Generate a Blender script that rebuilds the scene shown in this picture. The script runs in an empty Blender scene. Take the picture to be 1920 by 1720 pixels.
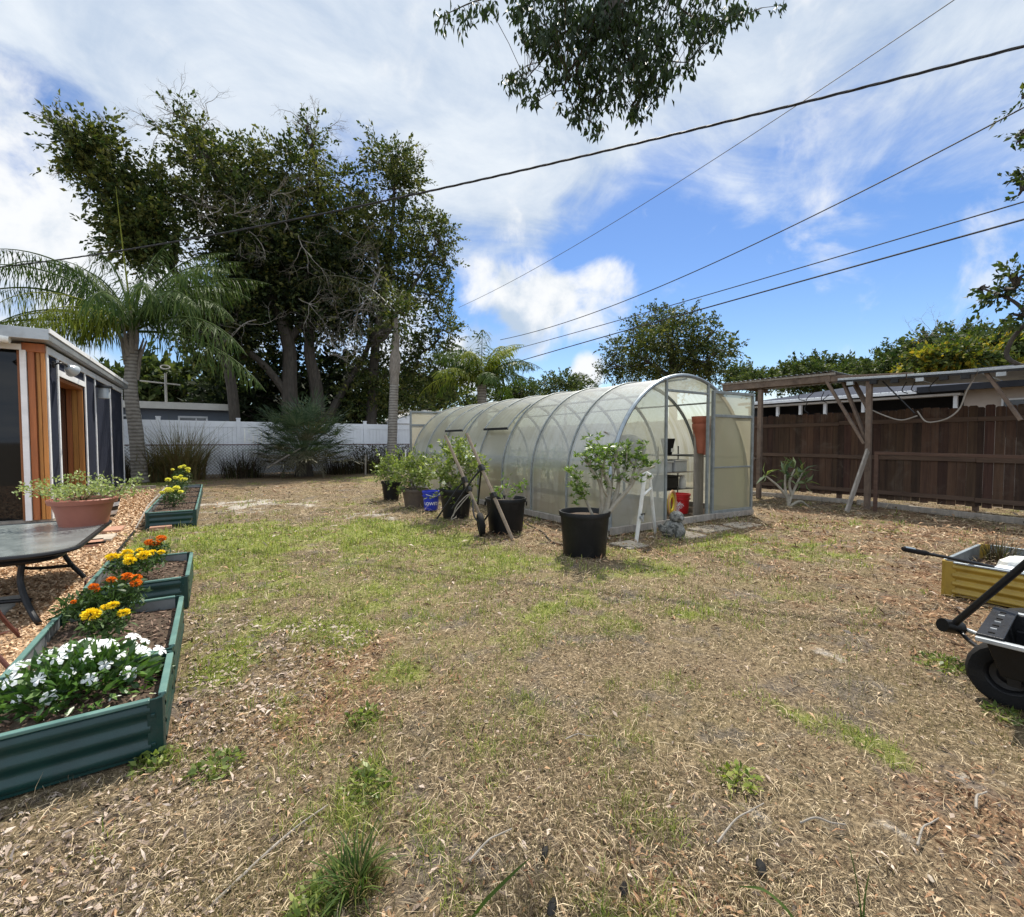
import bpy, math, random
import numpy as np
from mathutils import Vector, Matrix

random.seed(7)
rng = np.random.default_rng(11)
S = bpy.context.scene
COL = S.collection
rad = math.radians

# ------------------------------------------------------------------ camera
F_PX, HOR, CAM_H, YAW = 860.0, 828.0, 1.4, rad(33.1)     # photograph is 1920 x 1720
PITCH = math.atan((860 - HOR) / F_PX)
cam_d = bpy.data.cameras.new('camera')
cam_d.sensor_width = 36.0
cam_d.lens = 36.0 * F_PX / 1920.0
cam_d.clip_start, cam_d.clip_end = 0.05, 3000.0
cam = bpy.data.objects.new('camera', cam_d)
COL.objects.link(cam)
cam.location = (0, 0, CAM_H)
cam.rotation_euler = (math.pi / 2 - PITCH, 0, -YAW)
S.camera = cam

_F = np.array([math.sin(YAW) * math.cos(PITCH), math.cos(YAW) * math.cos(PITCH), -math.sin(PITCH)])
_R = np.array([math.cos(YAW), -math.sin(YAW), 0.0])
_U = np.cross(_R, _F)


def ray(x, y):
    return _F + _R * ((x - 960) / F_PX) + _U * ((860 - y) / F_PX)


def g(x, y, z=0.0):                 # survey helper: point of the plan at height z
    r = ray(x, y)
    return Vector(np.array([0, 0, CAM_H]) + r * ((z - CAM_H) / r[2]))


def atX(x, y, X):
    r = ray(x, y)
    return Vector(np.array([0, 0, CAM_H]) + r * (X / r[0]))


def atY(x, y, Y):
    r = ray(x, y)
    return Vector(np.array([0, 0, CAM_H]) + r * (Y / r[1]))


def atD(x, y, d):
    return Vector(np.array([0, 0, CAM_H]) + ray(x, y) * d)


# ------------------------------------------------------------------ light
SUN_EL, SUN_AZ = rad(58), rad(48)        # azimuth measured from +Y towards +X
world = bpy.data.worlds.new('World')
S.world = world
world.use_nodes = True
S.view_settings.view_transform = 'Standard'
S.view_settings.look = 'None'
S.view_settings.exposure = 0.54
S.view_settings.gamma = 1.0
sun_d = bpy.data.lights.new('sun', 'SUN')
sun_d.energy = 5.0
sun_d.angle = rad(0.6)
sun_d.color = (1.0, 0.94, 0.84)
sun = bpy.data.objects.new('sun', sun_d)
COL.objects.link(sun)
sd = Vector((math.sin(SUN_AZ) * math.cos(SUN_EL), math.cos(SUN_AZ) * math.cos(SUN_EL), math.sin(SUN_EL)))
sun.rotation_euler = sd.to_track_quat('Z', 'Y').to_euler()
sun.location = sd * 60


class NT:
    """small node-tree helper"""
    def __init__(s, tree):
        s.t = tree
        tree.nodes.clear()

    def n(s, typ, **kw):
        nd = s.t.nodes.new(typ)
        for k, v in kw.items():
            setattr(nd, k, v)
        return nd

    def l(s, a, b):
        s.t.links.new(a, b)

    def val(s, sock, v):
        if hasattr(v, 'is_linked') or hasattr(v, 'links'):
            s.l(v, sock)
        else:
            sock.default_value = v

    def math(s, op, a, b=0.0, c=None, clamp=False):
        nd = s.n('ShaderNodeMath', operation=op, use_clamp=clamp)
        s.val(nd.inputs[0], a)
        s.val(nd.inputs[1], b)
        if c is not None:
            s.val(nd.inputs[2], c)
        return nd.outputs[0]

    def vmath(s, op, a, b=(0, 0, 0), scale=None):
        nd = s.n('ShaderNodeVectorMath', operation=op)
        s.val(nd.inputs[0], a)
        s.val(nd.inputs[1], b)
        if scale is not None:
            s.val(nd.inputs['Scale'], scale)
        return nd.outputs['Value'] if op in ('DOT_PRODUCT', 'LENGTH') else nd.outputs[0]

    def noise(s, vec, scale, detail=4, rough=.55, dist=0.0):
        nd = s.n('ShaderNodeTexNoise')
        s.l(vec, nd.inputs['Vector'])
        nd.inputs['Scale'].default_value = scale
        nd.inputs['Detail'].default_value = detail
        nd.inputs['Roughness'].default_value = rough
        nd.inputs['Distortion'].default_value = dist
        return nd.outputs['Fac']

    def step(s, v, a, b, smooth=True):
        nd = s.n('ShaderNodeMapRange')
        nd.interpolation_type = 'SMOOTHSTEP' if smooth else 'LINEAR'
        s.val(nd.inputs['Value'], v)
        nd.inputs['From Min'].default_value = a
        nd.inputs['From Max'].default_value = b
        return nd.outputs['Result']

    def mix(s, f, a, b, mode='MIX'):
        nd = s.n('ShaderNodeMix', data_type='RGBA', blend_type=mode)
        s.val(nd.inputs[0], f)
        for sock, v in ((nd.inputs[6], a), (nd.inputs[7], b)):
            if isinstance(v, tuple):
                sock.default_value = (*v[:3], 1.0)
            else:
                s.l(v, sock)
        return nd.outputs[2]

    def ramp(s, f, stops, interp='LINEAR'):
        nd = s.n('ShaderNodeValToRGB')
        cr = nd.color_ramp
        cr.interpolation = interp
        while len(cr.elements) < len(stops):
            cr.elements.new(0.5)
        for e, (p, c) in zip(cr.elements, stops):
            e.position = p
            e.color = (*c, 1.0)
        s.l(f, nd.inputs[0])
        return nd.outputs[0]


def build_world():
    t = NT(world.node_tree)
    out = t.n('ShaderNodeOutputWorld')
    bg = t.n('ShaderNodeBackground')
    bg.inputs['Strength'].default_value = 0.1
    t.l(bg.outputs[0], out.inputs[0])
    sky = t.n('ShaderNodeTexSky', sky_type='NISHITA')
    sky.sun_disc = False
    sky.sun_elevation = SUN_EL
    sky.sun_rotation = SUN_AZ
    sky.air_density = 1.0
    sky.dust_density = 0.15
    sky.ozone_density = 2.2
    d = t.n('ShaderNodeTexCoord').outputs['Generated']
    sep = t.n('ShaderNodeSeparateXYZ')
    t.l(d, sep.inputs[0])
    zz = t.math('MAXIMUM', sep.outputs[2], 0.0)
    den = t.math('ADD', zz, 0.16)
    cb = t.n('ShaderNodeCombineXYZ')
    t.l(t.math('DIVIDE', sep.outputs[0], den), cb.inputs[0])
    t.l(t.math('DIVIDE', sep.outputs[1], den), cb.inputs[1])
    p = cb.outputs[0]
    n1 = t.noise(p, 0.9, 9, .62, .5)
    n2 = t.noise(d, 7.0, 9, .58, .3)
    n3 = t.noise(p, 2.6, 8, .6, .8)

    def unit(x, y):
        r = ray(x, y)
        return r / np.linalg.norm(r)

    def bump(x, y, r_deg, w):
        u = unit(x, y)
        dt = t.vmath('DOT_PRODUCT', d, tuple(u))
        m = t.step(dt, math.cos(rad(r_deg)), 1.0)
        return t.math('MULTIPLY', m, w)

    def add(lst):
        o = lst[0]
        for q in lst[1:]:
            o = t.math('ADD', o, q)
        return o

    nn = np.cross(unit(850, 430), unit(1920, 300))
    if nn[2] < 0:
        nn = -nn
    nn /= np.linalg.norm(nn)
    c = t.vmath('DOT_PRODUCT', d, tuple(nn))
    deck = add([t.math('MULTIPLY', c, 3.2), t.math('MULTIPLY', t.math('SUBTRACT', n1, 0.5), 1.5),
                t.math('MULTIPLY', t.math('SUBTRACT', n3, 0.5), .9),
                bump(200, 420, 24, .35), bump(30, 225, 9, -1.0), bump(420, 300, 8, -.3), bump(1480, 590, 13, .28), bump(880, 470, 12, .4),
                bump(1050, 360, 10, .3), bump(1240, 420, 9, -.25), bump(640, 340, 10, -.25)])
    m_deck = t.step(deck, -0.12, 0.5)
    cum = add([bump(1000, 550, 5.5, .8), bump(900, 530, 4.5, .7), bump(1010, 610, 6, .75), bump(900, 690, 6, .75), bump(1100, 700, 3.2, 1.0), bump(1130, 560, 6, .5),
               bump(70, 330, 10, .8), bump(20, 540, 12, .55), bump(420, 540, 10, .7),
               bump(720, 640, 10, .6), bump(700, 440, 5, .6),
               t.math('MULTIPLY', t.math('SUBTRACT', n2, 0.5), 3.0)])
    m_cum = t.step(cum, 0.12, 0.95)
    shade = t.step(t.math('ADD', t.math('MULTIPLY', n3, .55), t.math('MULTIPLY', n1, .75)), .42, .86)
    col_deck = t.mix(shade, (4.7, 6.0, 8.0), (9.4, 10.0, 10.6))
    n4 = t.noise(d, 11.0, 7, .6, .2)
    col_cum = t.mix(t.step(t.math('ADD', n4, bump(930, 640, 5, -.5)), .2, .58), (5.6, 6.8, 8.4), (10.2, 10.4, 10.6))
    hs = t.n('ShaderNodeHueSaturation')
    hs.inputs['Hue'].default_value = .508
    hs.inputs['Saturation'].default_value = 1.2
    hs.inputs['Value'].default_value = 1.5
    t.l(sky.outputs[0], hs.inputs['Color'])
    a = t.mix(m_deck, hs.outputs[0], col_deck)
    b = t.mix(m_cum, a, col_cum)
    # added fill: sky brightened behind the viewer and overhead to lift camera-facing surfaces
    back = t.vmath('DOT_PRODUCT', d, (-math.sin(YAW) * .85, -math.cos(YAW) * .85, .52))
    gain = t.math('MULTIPLY_ADD', t.step(back, -.05, .75), 0.45, .66)
    vm = t.n('ShaderNodeVectorMath', operation='SCALE')
    t.l(b, vm.inputs[0])
    t.l(gain, vm.inputs['Scale'])
    t.l(vm.outputs[0], bg.inputs['Color'])


build_world()

# ------------------------------------------------------------------ materials
MAT = {}


def srgb(r, gg, b):
    f = lambda v: (v / 255 / 12.92) if v <= 10 else ((v / 255 + .055) / 1.055) ** 2.4
    return (f(r), f(gg), f(b))


def M(name, col, col2=None, rough=.6, scale=6.0, stretch=(1, 1, 1), detail=6, metal=0.0, bump=0.0, bscale=60.0,
      island=0.0, spec=.4, dirt=0.0, dirtcol=(.08, .065, .05), contrast=(.3, .7), coat=0.0):
    m = bpy.data.materials.new(name)
    m.use_nodes = True
    t = NT(m.node_tree)
    out = t.n('ShaderNodeOutputMaterial')
    pb = t.n('ShaderNodeBsdfPrincipled')
    t.l(pb.outputs[0], out.inputs[0])
    tc = t.n('ShaderNodeTexCoord').outputs['Object']
    mp = t.n('ShaderNodeMapping')
    mp.inputs['Scale'].default_value = stretch
    t.l(tc, mp.inputs[0])
    f = t.noise(mp.outputs[0], scale, detail, .62, .3)
    f = t.step(f, contrast[0], contrast[1], False)
    if col2 is None:
        col2 = tuple(c * .72 for c in col)
    c = t.mix(f, col, col2)
    if island:
        geo = t.n('ShaderNodeNewGeometry')
        hs = t.n('ShaderNodeHueSaturation')
        r = geo.outputs['Random Per Island']
        t.l(t.math('MULTIPLY_ADD', r, 2 * island, 1 - island), hs.inputs['Value'])
        r2 = t.math('FRACT', t.math('MULTIPLY', r, 37.7))
        t.l(t.math('MULTIPLY_ADD', r2, .03, .485), hs.inputs['Hue'])
        t.l(c, hs.inputs['Color'])
        c = hs.outputs[0]
    if dirt:
        d = t.noise(tc, scale * .35 + .8, 8, .7, .6)
        c = t.mix(t.math('MULTIPLY', t.step(d, .5, .72), dirt), c, dirtcol)
    t.l(c, pb.inputs['Base Color'])
    rn = t.noise(tc, scale * 2.3, 5)
    t.l(t.math('MULTIPLY_ADD', rn, .3, max(rough - .15, .02), clamp=True), pb.inputs['Roughness'])
    pb.inputs['Metallic'].default_value = metal
    pb.inputs['Specular IOR Level'].default_value = spec
    pb.inputs['Coat Weight'].default_value = coat
    if bump:
        b = t.n('ShaderNodeBump')
        b.inputs['Strength'].default_value = bump
        b.inputs['Distance'].default_value = .02
        t.l(t.noise(mp.outputs[0], bscale, 5, .6), b.inputs['Height'])
        t.l(b.outputs[0], pb.inputs['Normal'])
    MAT[name] = m
    return m


def MLEAF(name, cols, trans=.3, rough=.5, spec=.35, gain=1.0):
    """leaf-like stuff: every separate leaf gets its own shade between the given colours"""
    m = bpy.data.materials.new(name)
    m.use_nodes = True
    t = NT(m.node_tree)
    out = t.n('ShaderNodeOutputMaterial')
    pb = t.n('ShaderNodeBsdfPrincipled')
    geo = t.n('ShaderNodeNewGeometry')
    k = len(cols)
    c = t.ramp(geo.outputs['Random Per Island'], [(i / (k - 1), tuple(v * gain for v in cc)) for i, cc in enumerate(cols)])
    pb.inputs['Roughness'].default_value = rough
    pb.inputs['Specular IOR Level'].default_value = spec
    t.l(c, pb.inputs['Base Color'])
    if trans:
        tr = t.n('ShaderNodeBsdfTranslucent')
        c2 = t.mix(1.0, c, (1.1, 1.25, .6), 'MULTIPLY')
        t.l(c2, tr.inputs[0])
        mx = t.n('ShaderNodeMixShader')
        mx.inputs[0].default_value = trans
        t.l(pb.outputs[0], mx.inputs[1])
        t.l(tr.outputs[0], mx.inputs[2])
        t.l(mx.outputs[0], out.inputs[0])
    else:
        t.l(pb.outputs[0], out.inputs[0])
    MAT[name] = m
    return m


M('bark', (.085, .07, .055), (.035, .03, .024), .85, 5, (3, 3, .6), bump=.6, bscale=14)
M('bark_pale', (.27, .235, .195), (.13, .11, .09), .85, 6, (3, 3, 1), bump=.5, bscale=20)
M('dead_wood', (.30, .265, .225), (.17, .15, .125), .85, 5, (3, 3, .6))
M('desert_bark', (.36, .32, .26), (.22, .2, .15), .7, 8, bump=.3, bscale=30)
M('navy_paint', (.010, .014, .030), (.007, .010, .022), .7, 3, (1, 1, .5), bump=.15, bscale=90, spec=.2)
M('white_trim', (.74, .75, .76), (.60, .61, .62), .5, 4, dirt=.3, dirtcol=(.35, .33, .3))
M('white_vinyl', (.80, .81, .83), (.72, .73, .76), .35, 2, dirt=.25, dirtcol=(.5, .5, .48))
M('white_plastic', (.78, .78, .75), (.62, .62, .58), .35, 9, dirt=.35, dirtcol=(.4, .37, .3))
M('cedar', (.43, .165, .045), (.24, .085, .025), .5, 3, (6, 6, .35), bump=.2, bscale=25, island=.3)
M('cedar_red', (.30, .085, .03), (.17, .05, .02), .5, 3, (6, 6, .35), bump=.2, bscale=25, island=.2)
M('roof_metal', (.40, .42, .43), (.30, .32, .33), .38, 3, metal=.5, dirt=.3)
M('black_metal', (.008, .008, .009), (.005, .005, .006), .4, 14, spec=.35, bump=.1, bscale=120, dirt=.2, dirtcol=(.06, .055, .05))
M('black_plastic', (.0055, .0055, .006), (.003, .003, .0035), .45, 10, spec=.28, dirt=.3, dirtcol=(.035, .032, .03), bump=.12, bscale=50)
M('rubber', (.006, .006, .0065), (.010, .0095, .009), .8, 8, spec=.2, dirt=.35, dirtcol=(.04, .036, .03), bump=.2, bscale=80)
M('grey_metal', (.42, .44, .45), (.30, .32, .33), .45, 8, metal=.6, dirt=.3)
M('galvanised', (.33, .37, .39), (.22, .25, .27), .42, 9, metal=.65, dirt=.35, dirtcol=(.2, .18, .15))
M('gh_frame', (.25, .27, .265), (.17, .185, .18), .55, 9, metal=.35, dirt=.25)
M('green_paint', (.006, .038, .034), (.004, .025, .024), .4, 5, spec=.35, dirt=.35, dirtcol=(.03, .05, .045), bump=.08, bscale=70, coat=.15)
M('sky_sheen_rim', (.11, .20, .17), (.06, .13, .115), .4, 6, dirt=.3)  # pale green puts the sky's reflection into the rim colour
M('yellow_paint', (.37, .245, .035), (.25, .16, .026), .42, 6, dirt=.4, dirtcol=(.25, .16, .05), bump=.08, bscale=70)
M('soil', (.045, .028, .019), (.085, .052, .035), .95, 22, bump=1.0, bscale=45, island=.35)
M('terracotta', (.40, .125, .07), (.31, .095, .055), .55, 5, dirt=.3, dirtcol=(.42, .22, .16))
M('pot_plum', (.34, .125, .085), (.28, .10, .07), .5, 5, dirt=.25, dirtcol=(.38, .2, .16))
M('pot_brown', (.115, .085, .06), (.075, .055, .04), .6, 7, dirt=.3)
M('blue_plastic', (.015, .04, .42), (.012, .03, .33), .35, 5, dirt=.2)
M('red_plastic', (.60, .022, .025), (.46, .016, .02), .35, 5, dirt=.2, dirtcol=(.3, .05, .04))
M('lettering_white', (.8, .8, .8), (.72, .72, .72), .5)
M('fence_wood', (.085, .044, .026), (.032, .016, .011), .8, 2.2, (8, 8, .4), bump=.5, bscale=20, island=.5, dirt=.6, dirtcol=(.125, .095, .072))
M('fence_rail', (.125, .078, .052), (.07, .043, .03), .8, 3, (2, .5, 6), bump=.4, bscale=25, dirt=.3)
M('pergola_wood', (.175, .125, .09), (.085, .058, .043), .8, 3, (2, 2, 2), bump=.5, bscale=25, dirt=.4, dirtcol=(.15, .15, .13))
M('weathered', (.34, .30, .255), (.21, .185, .155), .85, 3, (5, 5, .6), bump=.5, bscale=22, dirt=.3)
M('handle_wood', (.27, .21, .15), (.17, .13, .095), .7, 6, (4, 4, .8), bump=.2)
M('grey_house', (.135, .155, .185), (.115, .135, .165), .8, 1.2)
M('fascia_house', (.52, .50, .45), (.42, .40, .36), .7, 2)
M('window_dark', (.02, .024, .028), (.035, .04, .045), .12, 1, spec=.8)
M('shingle', (.075, .084, .10), (.045, .05, .062), .9, 9, (1, 1, 1), bump=.5, bscale=16, island=.25, spec=0.0)
M('beige_wall', (.46, .395, .34), (.40, .34, .29), .85, 2)
M('dark_wall', (.022, .024, .03), (.014, .015, .02), .8, 2)
M('paver', (.42, .355, .28), (.30, .25, .195), .9, 9, bump=.4, bscale=60, dirt=.3)
M('paver_red', (.40, .215, .14), (.28, .15, .1), .9, 9, bump=.4, bscale=60)
M('concrete', (.40, .385, .35), (.30, .285, .26), .9, 7, bump=.4, bscale=60, dirt=.3)
M('stone', (.20, .195, .175), (.045, .046, .04), .85, 16, bump=.8, bscale=30, contrast=(.42, .58), dirt=.8, dirtcol=(.4, .4, .38))
M('rust', (.115, .035, .022), (.07, .022, .015), .65, 15, bump=.2)
M('brown_wood', (.10, .055, .036), (.06, .033, .022), .8, 4, (5, .6, 5), bump=.4, bscale=25)
M('hose_yellow', (.62, .46, .03), (.5, .36, .02), .4, 8)
M('hose_orange', (.55, .30, .14), (.42, .22, .1), .45, 8)
M('cable', (.012, .012, .013), (.02, .02, .022), .6, 10)
M('cable_grey', (.10, .10, .11), (.07, .07, .075), .6, 10)
M('bag', (.72, .72, .68), (.55, .54, .5), .5, 12, bump=.5, bscale=20)
M('stripe_black', (.02, .02, .02), None, .5)
M('cord', (.28, .25, .22), (.2, .18, .15), .7, 9)
M('lamp_glass', (.36, .39, .41), (.28, .31, .33), .15, 5, spec=.8)
M('far_concrete', (.30, .295, .28), (.22, .215, .20), .8, 3)
M('tub', (.50, .53, .55), (.38, .41, .44), .3, 6)

MLEAF('oak_leaf', [(.014, .026, .010), (.032, .052, .016), (.058, .080, .024), (.105, .115, .036)], .3, .6, .15)
MLEAF('oak_leaf_olive', [(.028, .040, .014), (.062, .076, .022), (.11, .118, .034), (.17, .158, .05)], .34, .6, .15)
MLEAF('oak_leaf_far', [(.018, .034, .014), (.042, .066, .023), (.08, .10, .034), (.11, .125, .04)], .3, .6, .12)
MLEAF('yellow_leaf', [(.06, .10, .018), (.16, .19, .03), (.24, .22, .03), (.40, .26, .03)], .35, .6, .12)
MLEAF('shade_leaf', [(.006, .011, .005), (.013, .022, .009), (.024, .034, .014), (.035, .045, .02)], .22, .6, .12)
MLEAF('palm_leaf', [(.020, .044, .012), (.042, .074, .018), (.068, .102, .024), (.10, .135, .034)], .3, .55, .1)
MLEAF('palm_leaf_yellow', [(.10, .14, .022), (.17, .20, .03), (.24, .25, .045), (.15, .17, .03)], .4, .55, .1)
MLEAF('palm_leaf_dry', [(.085, .085, .04), (.06, .08, .03), (.12, .11, .06), (.17, .14, .08)], .25, .5, .3)
MLEAF('pindo_leaf', [(.035, .06, .035), (.065, .10, .058), (.10, .14, .08), (.14, .165, .10)], .22, .5, .2)
MLEAF('pindo_dry', [(.085, .08, .05), (.13, .118, .075), (.19, .17, .11), (.07, .062, .04)], .2, .6, .3)
MLEAF('clump_leaf', [(.15, .085, .045), (.10, .105, .04), (.22, .16, .075), (.13, .14, .055)], .25, .5, .3)
MLEAF('weed_dark', [(.02, .018, .012), (.05, .03, .02), (.05, .06, .02), (.10, .06, .035)], .2, .6, .3)
MLEAF('grass_blade', [(.085, .135, .018), (.16, .21, .033), (.27, .295, .06), (.38, .36, .12)], .32, .5, .3)
MLEAF('grass_dry', [(.075, .064, .022), (.14, .115, .045), (.24, .19, .085), (.13, .13, .035)], .25, .6, .25)
MLEAF('straw', [(.035, .024, .015), (.095, .066, .038), (.23, .17, .10), (.40, .31, .19), (.60, .48, .32)], 0, .8, .2)
MLEAF('straw_red', [(.05, .028, .017), (.14, .07, .036), (.25, .14, .075), (.36, .22, .12), (.45, .33, .22)], 0, .8, .2)
MLEAF('chip', [(.30, .18, .10), (.50, .34, .205), (.62, .44, .28), (.72, .54, .37)], 0, .85, .2)
MLEAF('chip_dark', [(.030, .017, .012), (.07, .042, .030), (.12, .075, .055), (.27, .19, .14)], 0, .9, .2)
MLEAF('chip_grey', [(.10, .075, .06), (.22, .165, .13), (.36, .28, .22), (.52, .43, .36)], 0, .85, .2)
MLEAF('vinca_leaf', [(.02, .055, .016), (.045, .10, .022), (.075, .15, .03), (.11, .19, .045)], .25, .3, .5)
MLEAF('marigold_leaf', [(.025, .05, .014), (.045, .085, .02), (.07, .12, .03)], .25, .5, .3)
MLEAF('shrub_leaf', [(.06, .095, .022), (.12, .165, .036), (.20, .24, .06), (.32, .34, .13)], .35, .4, .3)
MLEAF('desert_leaf', [(.05, .095, .02), (.10, .165, .035), (.16, .23, .05), (.21, .27, .075)], .35, .35, .45)
MLEAF('vari_leaf', [(.14, .20, .06), (.27, .32, .12), (.40, .42, .20), (.17, .22, .07)], .3, .45, .3)
MLEAF('plum_leaf', [(.06, .10, .045), (.11, .155, .07), (.17, .21, .10), (.26, .29, .11)], .3, .35, .45)
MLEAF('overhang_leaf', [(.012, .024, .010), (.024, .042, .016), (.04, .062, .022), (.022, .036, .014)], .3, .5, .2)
MLEAF('petal_white', [(.78, .79, .80), (.86, .87, .88), (.82, .83, .86)], .3, .6, .2)
MLEAF('petal_yellow', [(.80, .55, .015), (.90, .66, .03), (.85, .60, .02)], .25, .6, .2)
MLEAF('petal_pale', [(.80, .72, .10), (.88, .80, .20), (.70, .70, .10)], .25, .6, .2)
MLEAF('petal_orange', [(.72, .16, .015), (.80, .24, .02), (.60, .11, .012)], .25, .6, .2)


def special_materials():
    # twin-wall polycarbonate: milky, a little see-through, streaked with green-yellow dirt
    for name, tint, thru in (('polycarb', (.53, .54, .475), .32), ('polycarb_clear', (.54, .565, .55), .44), ('polycarb_old', (.40, .36, .26), .22)):
        m = bpy.data.materials.new(name)
        m.use_nodes = True
        t = NT(m.node_tree)
        out = t.n('ShaderNodeOutputMaterial')
        tc = t.n('ShaderNodeTexCoord').outputs['Object']
        mp = t.n('ShaderNodeMapping')
        mp.inputs['Scale'].default_value = (.6, 7, .35)
        t.l(tc, mp.inputs[0])
        f = t.noise(mp.outputs[0], 1.6, 8, .65, .4)
        f2 = t.noise(tc, .55, 5, .6, .4)
        dirty = t.math('MULTIPLY', t.step(f, .40, .66), .8)
        c = t.mix(dirty, tint, (.37, .355, .25))
        c = t.mix(t.math('MULTIPLY', t.step(f2, .42, .7), .5), c, (.47, .45, .29))
        df = t.n('ShaderNodeBsdfDiffuse')
        tl = t.n('ShaderNodeBsdfTranslucent')
        tr = t.n('ShaderNodeBsdfTransparent')
        gl = t.n('ShaderNodeBsdfGlossy')
        gl.inputs['Roughness'].default_value = .3
        t.l(c, df.inputs[0])
        t.l(c, tl.inputs[0])
        tr.inputs[0].default_value = (.93, .95, .93, 1)
        m1 = t.n('ShaderNodeMixShader')
        m1.inputs[0].default_value = .58
        t.l(df.outputs[0], m1.inputs[1])
        t.l(tl.outputs[0], m1.inputs[2])
        m2 = t.n('ShaderNodeMixShader')
        m2.inputs[0].default_value = thru
        t.l(m1.outputs[0], m2.inputs[1])
        t.l(tr.outputs[0], m2.inputs[2])
        fr = t.n('ShaderNodeFresnel')
        fr.inputs[0].default_value = 1.38
        m3 = t.n('ShaderNodeMixShader')
        t.l(t.math('MULTIPLY', fr.outputs[0], .35), m3.inputs[0])
        t.l(m2.outputs[0], m3.inputs[1])
        t.l(gl.outputs[0], m3.inputs[2])
        t.l(m3.outputs[0], out.inputs[0])
        MAT[name] = m
    # dark reflective glass
    m = bpy.data.materials.new('dark_glass')
    m.use_nodes = True
    pb = m.node_tree.nodes['Principled BSDF']
    pb.inputs['Base Color'].default_value = (.008, .009, .010, 1)
    pb.inputs['Roughness'].default_value = .03
    pb.inputs['Specular IOR Level'].default_value = .3
    MAT['dark_glass'] = m
    # table glass with frosted ripple, base colour lightened to carry grey-green reflections
    m = bpy.data.materials.new('table_glass')
    m.use_nodes = True
    t = NT(m.node_tree)
    out = t.n('ShaderNodeOutputMaterial')
    pb = t.n('ShaderNodeBsdfPrincipled')
    t.l(pb.outputs[0], out.inputs[0])
    tc = t.n('ShaderNodeTexCoord').outputs['Object']
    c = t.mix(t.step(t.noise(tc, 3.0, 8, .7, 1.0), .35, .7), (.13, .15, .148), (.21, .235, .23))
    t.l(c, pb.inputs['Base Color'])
    t.l(t.math('MULTIPLY_ADD', t.noise(tc, 9, 6), .22, .06), pb.inputs['Roughness'])
    pb.inputs['Specular IOR Level'].default_value = .75
    b = t.n('ShaderNodeBump')
    b.inputs['Strength'].default_value = .12
    b.inputs['Distance'].default_value = .01
    t.l(t.noise(tc, 26, 4), b.inputs['Height'])
    t.l(b.outputs[0], pb.inputs['Normal'])
    MAT['table_glass'] = m
    # palm trunk with leaf-scar rings
    m = bpy.data.materials.new('palm_trunk')
    m.use_nodes = True
    t = NT(m.node_tree)
    out = t.n('ShaderNodeOutputMaterial')
    pb = t.n('ShaderNodeBsdfPrincipled')
    t.l(pb.outputs[0], out.inputs[0])
    tc = t.n('ShaderNodeTexCoord').outputs['Object']
    wv = t.n('ShaderNodeTexWave', wave_type='BANDS', bands_direction='Z')
    wv.inputs['Scale'].default_value = 2.6
    wv.inputs['Distortion'].default_value = 2.5
    wv.inputs['Detail'].default_value = 4
    wv.inputs['Detail Scale'].default_value = 1.4
    t.l(tc, wv.inputs['Vector'])
    f = t.math('MULTIPLY_ADD', t.noise(tc, 7, 7, .7), .8, t.math('MULTIPLY', wv.outputs['Fac'], .4))
    c = t.ramp(f, [(.2, (.075, .066, .056)), (.55, (.19, .17, .145)), (.85, (.29, .265, .23))])
    t.l(c, pb.inputs['Base Color'])
    pb.inputs['Roughness'].default_value = .9
    b = t.n('ShaderNodeBump')
    b.inputs['Strength'].default_value = .7
    b.inputs['Distance'].default_value = .03
    t.l(f, b.inputs['Height'])
    t.l(b.outputs[0], pb.inputs['Normal'])
    MAT['palm_trunk'] = m
    # ground: dry thatch, green where the lawn still lives, bare sand
    m = bpy.data.materials.new('yard_ground')
    m.use_nodes = True
    t = NT(m.node_tree)
    out = t.n('ShaderNodeOutputMaterial')
    pb = t.n('ShaderNodeBsdfPrincipled')
    t.l(pb.outputs[0], out.inputs[0])
    tc = t.n('ShaderNodeTexCoord').outputs['Object']
    at = lambda n: (lambda a: (setattr(a, 'attribute_name', n), a.outputs['Fac'])[1])(t.n('ShaderNodeAttribute'))
    lush, sand, litter = at('lush'), at('sand'), at('litter')
    n_f = t.noise(tc, 55, 7, .7, .4)
    n_m = t.noise(tc, 7, 7, .65, .5)
    n_l = t.noise(tc, 1.1, 5, .6)
    base = t.ramp(n_f, [(.25, (.035, .024, .015)), (.45, (.105, .076, .046)), (.6, (.26, .195, .12)), (.78, (.47, .375, .25))])
    base = t.mix(t.math('MULTIPLY', t.step(n_l, .4, .7), .35), base, (.20, .165, .075))
    n_d = t.noise(tc, 2.3, 6, .65, .6)
    base = t.mix(t.math('MULTIPLY', t.step(n_d, .5, .66), .75), base, t.ramp(n_f, [(.3, (.040, .033, .028)), (.7, (.17, .15, .135))]))
    red = t.ramp(n_f, [(.25, (.05, .026, .016)), (.5, (.17, .088, .045)), (.75, (.36, .21, .115))])
    base = t.mix(t.math('MULTIPLY', litter, t.step(n_m, .3, .6)), base, red)
    grn = t.ramp(n_f, [(.25, (.045, .06, .014)), (.5, (.165, .185, .042)), (.75, (.34, .33, .12))])
    lm = t.step(t.math('ADD', lush, t.math('MULTIPLY', t.math('SUBTRACT', n_m, .5), .9)), .34, .78)
    base = t.mix(lm, base, grn)
    sm = t.step(t.math('ADD', sand, t.math('MULTIPLY', t.math('SUBTRACT', n_m, .5), 1.1)), .45, .8)
    base = t.mix(sm, base, t.ramp(n_f, [(.3, (.27, .24, .205)), (.7, (.46, .42, .37))]))
    t.l(base, pb.inputs['Base Color'])
    pb.inputs['Roughness'].default_value = .95
    pb.inputs['Specular IOR Level'].default_value = .15
    b = t.n('ShaderNodeBump')
    b.inputs['Strength'].default_value = .8
    b.inputs['Distance'].default_value = .02
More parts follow.
